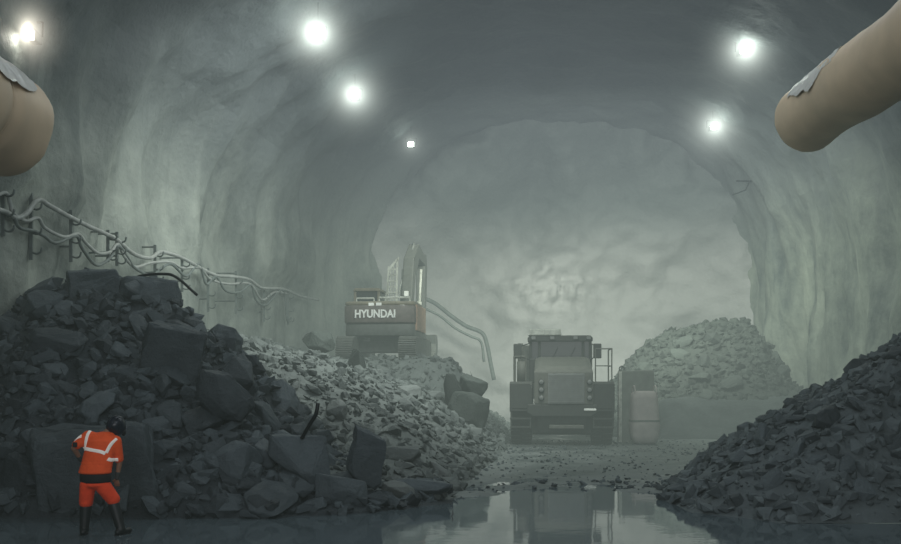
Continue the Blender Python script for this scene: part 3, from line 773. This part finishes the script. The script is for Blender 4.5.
for x in (-.95, -.3, .5, .95):
    q = mesh_of('roof_light', lambda bm: box(bm, x-.09, x+.09, 1.68, 1.8, 3.60, 3.74), M['truck_dark'], T, .01)
    mesh_of('lens', lambda bm: box(bm, x-.07, x+.07, 1.665, 1.685, 3.62, 3.72), M['grille'], q, 0)
for s in (-1, 1):
    x = -1.50 if s < 0 else 1.24
    def f(bm):
        box(bm, x-.14, x+.14, 1.5, 1.6, 2.95, 3.46)
    q = mesh_of('mirror', f, M['truck_dark'], T, .03)
    mesh_of('mirror_arm', lambda bm: (tube(bm, [(x, 1.6, 3.35), ((-1.05 if s < 0 else 1.0), 2.0, 3.5)], .02, 6), tube(bm, [(x, 1.6, 3.05), ((-1.05 if s < 0 else 1.0), 2.0, 2.9)], .02, 6)), M['truck_dark'], q, 0)
def f(bm):
    for x in (1.12, 1.66): tube(bm, [(x, .5, 2.1), (x, .5, 3.25)], .025, 6)
    tube(bm, [(1.12, .5, 3.25), (1.66, .5, 3.25)], .025, 6); tube(bm, [(1.12, .5, 2.68), (1.66, .5, 2.68)], .02, 6)
    tube(bm, [(1.66, .5, 3.25), (1.66, 2.2, 3.25), (1.66, 2.2, 2.1)], .025, 6); tube(bm, [(1.66, .5, 2.68), (1.66, 2.2, 2.68)], .02, 6)
mesh_of('handrail', f, M['truck'], T, 0)
def f(bm):
    for x in (-1.2, -1.6): tube(bm, [(x, .6, 2.1), (x, .6, 3.0)], .025, 6)
    tube(bm, [(-1.6, .6, 3.0), (-1.2, .6, 3.0)], .025, 6)
    tube(bm, [(-1.6, .6, 3.0), (-1.6, 2.2, 3.0), (-1.6, 2.2, 2.1)], .025, 6)
mesh_of('handrail', f, M['truck'], T, 0)
mesh_of('exhaust_stack', lambda bm: tube(bm, [(-1.42, 2.3, 2.1), (-1.42, 2.3, 3.5)], .1, 12), M['truck'], T, 0, True)
mesh_of('air_filter', lambda bm: tube(bm, [(-1.36, 1.7, 2.15), (-1.36, 1.7, 2.85)], .17, 14), M['truck'], T, 0, True)
def f(bm):
    # open tipping body behind the cab
    prism(bm, [(-1.5, 2.7), (-1.5, 3.4), (-1.4, 3.4), (-1.35, 2.7), (-1.0, 1.65), (.9, 1.65), (1.05, 2.7), (1.1, 3.4), (1.2, 3.4), (1.2, 2.7), (1.0, 1.5), (-1.1, 1.5)], 'y', 4.2, 9.4)
    prism(bm, [(-1.5, 2.7), (-1.5, 3.5), (1.2, 3.5), (1.2, 2.7), (1.0, 1.5), (-1.1, 1.5)], 'y', 4.1, 4.25)
mesh_of('tipping_body', f, M['truck'], T, .02)

# ------------------------------------------------------------------ excavator (rear towards the camera)
gz = 2.92
for _x, _y in ((-2.4, 37),): pass
E = empty('excavator', (-2.48, 38.2, gz), 'tracked excavator with white HYUNDAI lettering seen from behind on the pale rubble', 'excavator', rz=math.radians(-6))
for s in (-1, 1):
    tr = []
    for k in range(18): a = PI/2+PI*k/17; tr.append((-1.75+.42*math.cos(a), .44+.42*math.sin(a)))
    for k in range(18): a = -PI/2+PI*k/17; tr.append((1.95+.42*math.cos(a), .44+.42*math.sin(a)))
    def f(bm):
        prism(bm, tr, 'x', min(s*.85, s*1.45), max(s*.85, s*1.45))
    t_ = mesh_of('track', f, M['exc_dark'], E, .0)
    def f(bm):
        P = []
        for i in range(len(tr)):
            a, b_ = Vector(tr[i]), Vector(tr[(i+1)%len(tr)]); L = (b_-a).length; n = max(1, round(L/.2))
            for j in range(n): P.append((a.lerp(b_, j/n), (b_-a)))
        for p, d in P[::1]:
            d.normalize(); nrm = Vector((d.y, -d.x))
            if nrm.dot(p-Vector((.1, .44))) < 0: nrm = -nrm
            q = [p-d*.03, p+d*.03, p+d*.02+nrm*.05, p-d*.02+nrm*.05]
            prism(bm, [(v.x, v.y) for v in q], 'x', min(s*.83, s*1.47), max(s*.83, s*1.47))
    mesh_of('track_shoe', f, M['exc_dark'], t_, 0)
mesh_of('undercarriage', lambda bm: (box(bm, -.9, .9, -.7, .9, .35, .75), tube(bm, [(0, .1, .7), (0, .1, 1.0)], .62, 24)), M['exc_dark'], E)
mesh_of('turntable', lambda bm: box(bm, -1.3, 1.3, -1.2, 2.0, .95, 1.15), M['exc_dark'], E)
def rounded(y0, bulge, x1=1.31):
    out = []
    for k in range(13):
        t = -1+2*k/12; out.append((x1*t, y0-bulge*(1-abs(t)**4)))
    return out+[(x1, -.3), (-x1, -.3)]
mesh_of('counterweight', lambda bm: prism(bm, rounded(-1.35, .22), 'z', 1.40, 2.05), M['exc_red'], E, .04, True)
mesh_of('counterweight_base', lambda bm: prism(bm, rounded(-1.28, .2, 1.28), 'z', .92, 1.39), M['exc_dark'], E, .05, True)
mesh_of('counterweight_cap', lambda bm: prism(bm, rounded(-1.33, .2, 1.29), 'z', 2.05, 2.20), M['exc'], E, .05, True)
for x in (.05, .33): mesh_of('rear_lamp', lambda bm: box(bm, x-.42, x-.22, -1.56, -1.45, 2.02, 2.14), M['lens_small'], E, .01)
mesh_of('rear_camera', lambda bm: box(bm, .78, .95, -1.48, -1.36, 1.97, 2.06), M['lens_small'], E, .01)
mesh_of('side_panel', lambda bm: (box(bm, 1.24, 1.34, -.9, 1.6, 1.15, 2.12), box(bm, -1.34, -1.24, -.9, .4, 1.15, 2.12)), M['orange_far'], E)
mesh_of('engine_hood', lambda bm: box(bm, -1.28, 1.28, -1.0, .9, 1.15, 2.24), M['exc'], E, .06)
mesh_of('hood_rail', lambda bm: (tube(bm, [(-.05, -1.1, 2.2), (-.05, -1.1, 2.36), (1.1, -1.1, 2.36), (1.1, -1.1, 2.2)], .04, 6), tube(bm, [(-.9, -1.1, 2.2), (-.9, -1.1, 2.34), (-.25, -1.1, 2.34), (-.25, -1.1, 2.2)], .035, 6)), M['roofpale'], E, 0)
def f(bm):
    box(bm, -1.32, -.3, .4, 2.2, 1.15, 1.75); prism(bm, [(-1.34, 2.74), (-.26, 2.74), (-.32, 2.86), (-1.26, 2.86)], 'y', .35, 2.2)
    for x in (-1.32, -.40):
        for y in (.42, 2.1): box(bm, x, x+.1, y, y+.1, 1.7, 2.76)
cb = mesh_of('cab', f, M['exc'], E)
mesh_of('cab_glass', lambda bm: box(bm, -1.28, -.34, .46, 2.14, 1.75, 2.74), M['glass'], cb, 0)
def f(bm):   # boom: rises ahead of the machine and bends over
    pr = [(1.5, 1.2), (1.9, 1.0), (3.2, 3.6), (4.4, 4.45), (6.6, 4.35), (6.6, 4.75), (4.2, 5.05), (2.7, 4.3)]
    prism(bm, pr, 'x', .28, .72)
bo = mesh_of('boom', f, M['exc_dark'], E, .04)
for x in (.12, .88): mesh_of('boom_cylinder', lambda bm: (tube(bm, [(x, 2.2, 1.1), (x, 3.1, 2.5)], .1, 10), tube(bm, [(x, 3.1, 2.5), (x, 3.6, 3.9)], .055, 10)), M['roofpale'], bo, 0, True)
mesh_of('work_light', lambda bm: box(bm, .45, .62, 1.72, 1.85, 2.65, 2.85), M['lens_small'], bo, .01)
mesh_of('hydraulic_hose', lambda bm: tube(bm, spline([(.2, 1.4, 2.2), (.2, 1.9, 2.7), (.25, 2.4, 3.3), (.5, 2.9, 4.2), (.5, 4.2, 5.1)], 5), .04, 6), M['cable'], bo, 0, True)
def f(bm):
    prism(bm, [(6.3, 4.9), (6.8, 4.9), (7.1, 4.3), (6.4, 1.2), (6.1, 1.2), (6.2, 4.2)], 'x', .3, .7)
mesh_of('stick', f, M['exc_dark'], E, .03)
mesh_of('bucket', lambda bm: prism(bm, [(6.1, 1.3), (6.6, 1.3), (6.9, .9), (6.7, .3), (6.0, .05), (5.3, .3), (5.35, .45), (6.0, .5), (6.2, .9)], 'x', -.2, 1.2), M['exc_dark'], E, .02)
def f(bm):   # slatted pale guard beside the boom foot
    for i in range(7):
        z = 2.25+.23*i; w = .02*i
        box(bm, -.22+w, .2, 1.2, 1.26, z, z+.07)
    prism(bm, [(-.28, 2.2), (-.2, 2.2), (-.12, 3.7), (.32, 4.15), (.32, 4.05), (-.04, 3.62)], 'y', 1.18, 1.28)
    prism(bm, [(.2, 2.2), (.26, 2.2), (.3, 4.1), (.22, 4.0)], 'y', 1.18, 1.28)
    for x in (-.1, .0, .1): box(bm, x-.015, x+.015, 1.2, 1.25, 2.2, 3.8)
mesh_of('mesh_guard', f, M['roofpale'], E, 0)
fc = bpy.data.curves.new('txt', 'FONT'); fc.body = 'HYUNDAI'; fc.size = .40; fc.extrude = .02; fc.offset = .013; fc.align_x = 'CENTER'; fc.align_y = 'CENTER'; fc.space_character = 1.02
to = bpy.data.objects.new('txt', fc); C.objects.link(to)
me = bpy.data.meshes.new_from_object(to.evaluated_get(bpy.context.evaluated_depsgraph_get())); bpy.data.objects.remove(to)
w = max(v.co.x for v in me.vertices)-min(v.co.x for v in me.vertices)
for v in me.vertices: v.co.x *= 1.50/w
tx = link('lettering', me, M['white'], E); tx.rotation_euler = (PI/2, 0, 0); tx.location = (-.12, -1.585, 1.72)

# ------------------------------------------------------------------ slab and bulk bag right of the truck
p = at(640, 445, 34.5)
e = empty('concrete_slab', (p.x, 35.0, 0), 'tall dusty concrete slab standing upright right of the dump truck', 'slab')
mesh_of('slab_body', lambda bm: prism(bm, [(-.62, 0), (.62, 0), (.60, 2.5), (.55, 2.58), (-.60, 2.55)], 'y', 0, .55), M['concrete'], e, .05)
mesh_of('edge_strip', lambda bm: box(bm, -.66, -.54, -.04, .05, 0, 2.52), M['roofpale'], e, .01)
mesh_of('lifting_eye', lambda bm: (tube(bm, [(-.5+.09*math.cos(a), .25, 2.62+.09*math.sin(a)) for a in [2*PI*i/14 for i in range(15)]], .02, 6), tube(bm, [(-.5, .25, 2.45), (-.5, .25, 2.56)], .03, 6)), M['steel_dark'], e, 0)
p = at(646, 440, 33.9)
bg = empty('bulk_bag', (p.x+.02, 34.3, 0), 'slumped pale bulk bag with a rounded foot leaning on the concrete slab', 'bag')
def f(bm):
    rows = [(0.05, .30), (.12, .42), (.35, .48), (.7, .50), (.72, .50), (.95, .47), (1.25, .46), (1.6, .45), (1.78, .42), (1.85, .3)]; vr = []
    for z, w in rows:
        r = []
        for k in range(32):
            a = 2*PI*k/32; q = (abs(math.cos(a))**4+abs(math.sin(a))**4)**(-.25)
            d = 1+.05*fb(math.cos(a), z*1.4, math.sin(a), 1.8, 3)
            r.append(bm.verts.new((w*q*math.cos(a)*d, .85*w*q*math.sin(a)*d, z)))
        vr.append(r)
    for i in range(len(vr)-1):
        for k in range(32): bm.faces.new((vr[i][k], vr[i][(k+1)%32], vr[i+1][(k+1)%32], vr[i+1][k]))
    bm.faces.new(vr[0][::-1]); bm.faces.new(vr[-1])
mesh_of('bag_body', f, M['bag'], bg, 0, True)
for x in (-.36, .36): mesh_of('lifting_loop', lambda bm: tube(bm, spline([(x, -.3, 1.75), (x, -.2, 1.98), (x, .0, 2.03), (x, .2, 1.95), (x, .3, 1.75)], 4), .022, 6), M['bag'], bg, 0, True)
mesh_of('seam_band', lambda bm: prism(bm, [(.47*math.copysign(abs(math.cos(a))**.5, math.cos(a))*1.06, .4*math.copysign(abs(math.sin(a))**.5, math.sin(a))*1.06) for a in [2*PI*k/40 for k in range(40)]], 'z', .80, .87), M['concrete'], bg, .01)

# ------------------------------------------------------------------ worker
SCL = 14.55/F
def Pp(px, py, y=0.): return Vector(((px-97.)*SCL, y, (534.-py)*SCL))
wloc = Vector(((97-450.5)*14.55/F, 14.55, -.005))
W = empty('person', wloc, 'worker in orange hi-vis shirt and trousers bending over at the heap foot, back turned', 'person')
hipL, hipR = Pp(89, 484), Pp(103, 484)
kneeL, kneeR = Pp(85, 506, .03), Pp(113, 505, .05)
ankL, ankR = Pp(84, 529, 0), Pp(121, 529, .0)
pel = Pp(96, 477); wai = Pp(96.5, 466, .02); che = Pp(98, 446, .10); nek = Pp(103, 433, .18); hd = Pp(109.5, 428, .28)
shL, shR = Pp(85.5, 436, .11), Pp(113, 441, .12)
elL, elR = Pp(72.5, 448, .06), Pp(116, 461, .17)
haL, haR = Pp(75, 461, .24), Pp(112.5, 479, .2)
bm = BM()
capsule(bm, pel, wai, .15, .14, 1, .8); capsule(bm, wai, che, .14, .17, 1, .75); capsule(bm, che, nek, .13, .065)
capsule(bm, che, shL, .12, .075); capsule(bm, che, shR, .12, .075)
capsule(bm, nek, hd, .06, .06)
hr = Euler((.55, .3, -.25))
ball(bm, hd, .1, .80, 1.0, 1.15, 20, hr)
fw = (hr.to_matrix() @ Vector((0, 1, 0))).normalized(); up = (hr.to_matrix() @ Vector((0, 0, 1))).normalized(); rt = fw.cross(up)
ball(bm, hd+fw*.05-up*.06, .05, .9, 1, .9)                # jaw
capsule(bm, hd+fw*.095+up*.01, hd+fw*.115-up*.02, .012, .016)   # nose
capsule(bm, hd+fw*.085-up*.05-rt*.02, hd+fw*.085-up*.05+rt*.02, .011, .011)  # lips
for s in (-1, 1): ball(bm, hd+rt*s*.082, .028, .5, .8, 1.1)     # ears
def arm(sh, el, ha):
    capsule(bm, sh, el, .058, .045); capsule(bm, el, ha, .043, .029)
arm(shL, elL, haL); arm(shR, elR, haR)
for h_, k_, a_ in ((hipL, kneeL, ankL), (hipR, kneeR, ankR)):
    capsule(bm, pel, h_, .11, .1); capsule(bm, h_, k_, .095, .06); capsule(bm, k_, a_, .058, .04)
def hand(ha, el, thumb, curl):
    d = (ha-el).normalized(); d = (d+Vector((0, .35, -.25))).normalized(); side = Vector((1, 0, 0)); side = (side-d*side.dot(d)).normalized(); nrm = d.cross(side)
    for q in (-.03, -.01, .01, .03): capsule(bm, ha, ha+d*.085+side*q, .02, .013)
    for i, (q, L) in enumerate(((-.033, .066), (-.011, .078), (.011, .074), (.033, .056))):
        b0 = ha+d*.09+side*q; j1 = b0+(d+nrm*.25*curl).normalized()*L*.5; j2 = j1+(d+nrm*.9*curl).normalized()*L*.32; j3 = j2+(d*.6+nrm*1.3*curl).normalized()*L*.25
        capsule(bm, b0, j1, .0105, .0095); capsule(bm, j1, j2, .0095, .0085); capsule(bm, j2, j3, .0085, .0075)
    t0 = ha+d*.025+side*thumb*.025; t1 = t0+(d*.6+side*thumb*.8).normalized()*.04; t2 = t1+(d+side*thumb*.2+nrm*.4*curl).normalized()*.032
    capsule(bm, t0, t1, .015, .012); capsule(bm, t1, t2, .012, .009)
hand(haL, elL, 1, -1); hand(haR, elR, -1, -1)
body = bake_union('body', bm, .0075, M['skin'], W, 2)
# orange shirt with short loose sleeves
bm = BM()
def ell(c, rx, ry, rz_, rot=None): ball(bm, c, 1, rx, ry, rz_, 24, rot)
for t in [i/10 for i in range(11)]:
    c = Pp(95, 471.5, -.0).lerp(Pp(99.5, 441, .11), t); ell(c, .246-.012*math.sin(PI*t)-.004*t, .165, .045)
for t in [i/8 for i in range(9)]: ell(Pp(99.5, 441, .11).lerp(Pp(101.5, 434.5, .16), t), .24-.10*t, .15-.03*t, .05)
capsule(bm, Pp(95, 440, .11), shL, .11, .085); capsule(bm, Pp(105, 443, .12), shR, .11, .085)
capsule(bm, shL, Pp(75, 444.5, .07), .088, .072); capsule(bm, shR, Pp(115.2, 459, .165), .088, .07)
shirt = bake_union('shirt', bm, .016, M['hivis'], W, 6)
W_inv = Matrix.Identity(4)
bvh = BVHTree.FromPolygons([v.co.copy() for v in shirt.data.vertices], [list(p.vertices) for p in shirt.data.polygons])
def tape(pix, w, name='reflective_band', m='reflect'):
    pts = spline([Pp(x, y) for x, y in pix], 8); bm = BM(); rows = []
    for i, p in enumerate(pts):
        d = (pts[min(i+1, len(pts)-1)]-pts[max(i-1, 0)]).normalized(); s = Vector((-d.z, 0, d.x)); row = []
        for q in (-1, -.33, .33, 1):
            o_ = p+s*w*q; hit = bvh.ray_cast(Vector((o_.x, -2, o_.z)), Vector((0, 1, 0)))
            if hit[0] is None:
                hit = bvh.find_nearest(Vector((o_.x, .1, o_.z)))
            row.append(hit[0]+Vector((0, -.008, 0)) if hit[1].y < -.2 else hit[0]+hit[1]*.008)
        rows.append([bm.verts.new(v) for v in row])
    for i in range(len(rows)-1):
        for k in range(3): bm.faces.new((rows[i][k], rows[i+1][k], rows[i+1][k+1], rows[i][k+1]))
    o = obj(name, bm, M[m], W, True); sd = o.modifiers.new('s', 'SOLIDIFY'); sd.thickness = .004; return o
tape([(81, 449), (86, 448), (94, 449), (102, 450.5), (107, 452.5)], .024)
tape([(88, 430), (86, 438), (84, 448)], .021)
tape([(115.5, 438), (111, 444), (107.5, 452)], .021)
tape([(109, 458), (112, 459.3), (116, 459.5)], .024)
tape([(72, 440), (76, 437), (80.5, 435.5)], .020)
# waist and trousers
bm = BM()
for t in [i/6 for i in range(7)]: ball(bm, Pp(95.4, 474, .0).lerp(Pp(95.8, 480.5, 0), t), 1, .228, .155, .04, 24)
bake_union('waistband', bm, .014, M['black'], W, 4)
bm = BM()
ball(bm, Pp(96, 484), 1, .222, .15, .06, 24)
capsule(bm, Pp(87.8, 485), Pp(85.3, 501.5, .03), .118, .102, 1, 1.1); capsule(bm, Pp(103.5, 486), Pp(112, 499, .05), .116, .10, 1, 1.1)
bake_union('trousers', bm, .014, M['hivis2'], W, 5)
for k_, a_, sx in ((Pp(85, 507, .03), ankL, -.02), (Pp(112.8, 505, .05), Pp(121, 529), .07)):
    bm = BM(); capsule(bm, k_, a_, .088, .066); ft = Vector((a_.x, a_.y, .045))
    capsule(bm, a_, ft, .055, .05); capsule(bm, ft+Vector((-sx*.4, -.06, 0)), ft+Vector((sx, .15, 0)), .046, .043, 1, 1.1)
    b_ = bake_union('boot', bm, .012, M['boot'], W, 3)
    bm = BM(); prism(bm, [(ft.x-sx*.4+(sx*1.4)*t+sg*w_, ft.y-.06+.21*t+ (0 if 0 < i < 3 else (-.04 if i == 0 else .04))) for sg, seq in ((-1, (0, .33, .66, 1)), (1, (1, .66, .33, 0))) for i, t in enumerate(seq) for w_ in [(.035 if t in (0, 1) else .05)]], 'z', .0, .022)
    obj('sole', bm, M['black'], b_)
# gloves on both hands are dark: cuff bands
for el, ha in ((elL, haL), (elR, haR)):
    bm = BM(); capsule(bm, ha.lerp(el, .02), ha.lerp(el, .3), .036, .040); bake_union('cuff', bm, .01, M['grey_sleeve'], W, 2)
# small radio clipped by the left elbow
mesh_of('radio', lambda bm: box(bm, Pp(75.5, 443).x-.032, Pp(75.5, 443).x+.03, -.04, -.0, Pp(0, 446.5).z, Pp(0, 441.5).z), M['glove'], W, .012)
# helmet
bm = BM()
hc = hd+up*.035
mt = Matrix.Translation(hc) @ hr.to_matrix().to_4x4() @ Matrix.Scale(1.17, 4)
prof = [(.005, .125), (.05, .12), (.085, .10), (.108, .065), (.12, .02), (.124, -.035), (.124, -.06)]
n = 28; rings = [[bm.verts.new(mt @ Vector((r*.93*math.cos(2*PI*k/n), r*1.08*math.sin(2*PI*k/n), z))) for k in range(n)] for r, z in prof]
for i in range(len(rings)-1):
    for k in range(n): bm.faces.new((rings[i][k], rings[i+1][k], rings[i+1][(k+1)%n], rings[i][(k+1)%n]))
bm.faces.new(rings[0])
hl = obj('helmet', bm, M['helmet'], W, True); sd = hl.modifiers.new('s', 'SOLIDIFY'); sd.thickness = .006
bm = BM(); tube(bm, [mt @ Vector((.124*.95*math.cos(a), .124*1.1*math.sin(a), -.055)) for a in [2*PI*i/28 for i in range(29)]], .009, 6, False)
obj('brim', bm, M['helmet'], hl, True)
for q in (-.03, .03):
    bm = BM(); tube(bm, [mt @ Vector((q, .13*math.cos(a)*.98, .125*math.sin(a)+.005)) for a in [PI*.1+PI*.8*i/12 for i in range(13)]], .007, 6); obj('ridge', bm, M['helmet'], hl, True)
for s in (-1, 1):
    bm = BM(); ball(bm, mt @ Vector((s*.115, 0, -.07)), .045, .55, .9, 1.1, 14, hr); obj('ear_muff', bm, M['black'], hl, True)
bm = BM(); ball(bm, hd-fw*.03-up*.05, .086, .9, .9, .8, 16, hr); obj('hair', bm, M['black'], W, True)
for s in (-1, 1):
    bm = BM(); ball(bm, hd+fw*.083+rt*s*.032+up*.012, .012, seg=10); obj('eye', bm, M['white'], W, True)
bm = BM()
capsule(bm, Vector((0, 0, 0)), Vector((.14, .02, 0)), .012, .010, 1, .9)
for i, (a, b_, c) in enumerate(((.16, .04, .02), (-.05, .03, .015), (.2, -.06, .018))): ball(bm, Vector((a, b_, 0)), c, 1, 1, .5, 10)
o = obj('splash_foam', bm, M['white'], None, True); o.location = wloc+Vector((.36, -.12, -.012))
tag(o, 'small white froth patch on the water by the worker right boot', 'froth', kind='stuff')

# ------------------------------------------------------------------ haze: the air of the tunnel, thicker towards the face
wd = bpy.data.worlds.new('air'); bpy.context.scene.world = wd; wd.use_nodes = True
nt = wd.node_tree; nt.nodes.clear()
wo = N(nt, 'ShaderNodeOutputWorld'); bgn = N(nt, 'ShaderNodeBackground'); bgn.inputs[0].default_value = (0, 0, 0, 1)
nt.links.new(bgn.outputs[0], wo.inputs['Surface'])
HAZE = True
if HAZE:
    tc = N(nt, 'ShaderNodeNewGeometry'); sp = N(nt, 'ShaderNodeSeparateXYZ'); nt.links.new(tc.outputs['Position'], sp.inputs[0])
    def mr(src, a, b, c, d, interp_='SMOOTHSTEP'):
        n = N(nt, 'ShaderNodeMapRange'); n.interpolation_type = interp_
        for i, v in enumerate((a, b, c, d)): n.inputs[i+1].default_value = v
        nt.links.new(src, n.inputs[0]); return n.outputs[0]
    def mth(op, a, b=None, c=None):
        n = N(nt, 'ShaderNodeMath', operation=op)
        for i, v in enumerate((a, b, c)):
            if v is None: continue
            if isinstance(v, (int, float)): n.inputs[i].default_value = v
            else: nt.links.new(v, n.inputs[i])
        return n.outputs[0]
    dens = mth('ADD', mr(sp.outputs['Y'], 15, 28, .0025, .033), mr(sp.outputs['Y'], 34, 44, 0, .018))
    va = N(nt, 'ShaderNodeVolumeAbsorption'); va.inputs[0].default_value = (0, 0, 0, 1)
    nt.links.new(dens, va.inputs['Density'])
    em = N(nt, 'ShaderNodeEmission')  # the air glows by itself, standing in for scattered light
    cr = N(nt, 'ShaderNodeMixRGB'); cr.inputs['Color1'].default_value = lin((106, 115, 121)); cr.inputs['Color2'].default_value = lin((123, 136, 130))
    nt.links.new(mr(sp.outputs['Z'], 13, 4, 0, 1), cr.inputs[0]); nt.links.new(cr.outputs[0], em.inputs[0])
    nt.links.new(dens, em.inputs['Strength'])
    ad = N(nt, 'ShaderNodeAddShader'); nt.links.new(va.outputs[0], ad.inputs[0]); nt.links.new(em.outputs[0], ad.inputs[1])
    nt.links.new(ad.outputs[0], wo.inputs['Volume'])
    wd.cycles.volume_step_size = 5.0
    bpy.context.scene.cycles.volume_max_steps = 64

# ------------------------------------------------------------------ fill lights, unseen and added to brighten the tunnel
def area(name, loc, tgt, sx, sy, power, col):
    l = bpy.data.lights.new(name, 'AREA'); l.shape = 'RECTANGLE'; l.size = sx; l.size_y = sy; l.energy = power; l.color = col
    o = bpy.data.objects.new(name, l); C.objects.link(o); o.location = loc
    o.rotation_euler = (Vector(tgt)-Vector(loc)).to_track_quat('-Z', 'Y').to_euler(); return o
l_ = area('far_top_light', (5.5, 35, 9.8), (6.5, 51, 4.8), 9, 2.5, 3300, (.95, 1, .86)); l_.data.spread = math.radians(100)
area('heap_top_light', (2, 19.5, 11.8), (2, 19, 0), 16, 4, 330, (.85, .95, 1))
l_ = area('mid_top_light', (1.5, 26, 11.5), (-7, 34, 2), 6, 6, 1250, (.94, 1, .94)); l_.data.spread = math.radians(120)
l_ = area('right_wall_light', (6, 33, 11.0), (15, 42, 4), 4, 4, 560, (.94, 1, .9)); l_.data.spread = math.radians(110)
area('near_top_light', (0, 6, 11.0), (0, 19, 1), 14, 6, 330, (.85, .95, 1))
area('front_fill_light', (0, -6, 6), (0, 18, 3), 14, 6, 750, (.95, .97, 1))  # unseen fill added behind the camera to brighten the foreground

# ------------------------------------------------------------------ camera
cam = bpy.data.cameras.new('camera'); co = bpy.data.objects.new('camera', cam); C.objects.link(co)
co.location = (0, 0, CAMZ); co.rotation_euler = (PI/2, 0, 0)
cam.sensor_width = 36; cam.lens = 36*F/901; cam.shift_y = (379-272)/901; cam.clip_end = 300
bpy.context.scene.camera = co
sc = bpy.context.scene
sc.view_settings.view_transform = 'Standard'; sc.view_settings.look = 'None'
sc.cycles.use_denoising = True
sc.cycles.max_bounces = 4; sc.cycles.diffuse_bounces = 2; sc.cycles.glossy_bounces = 2
sc.cycles.use_adaptive_sampling = True; sc.cycles.adaptive_threshold = .03
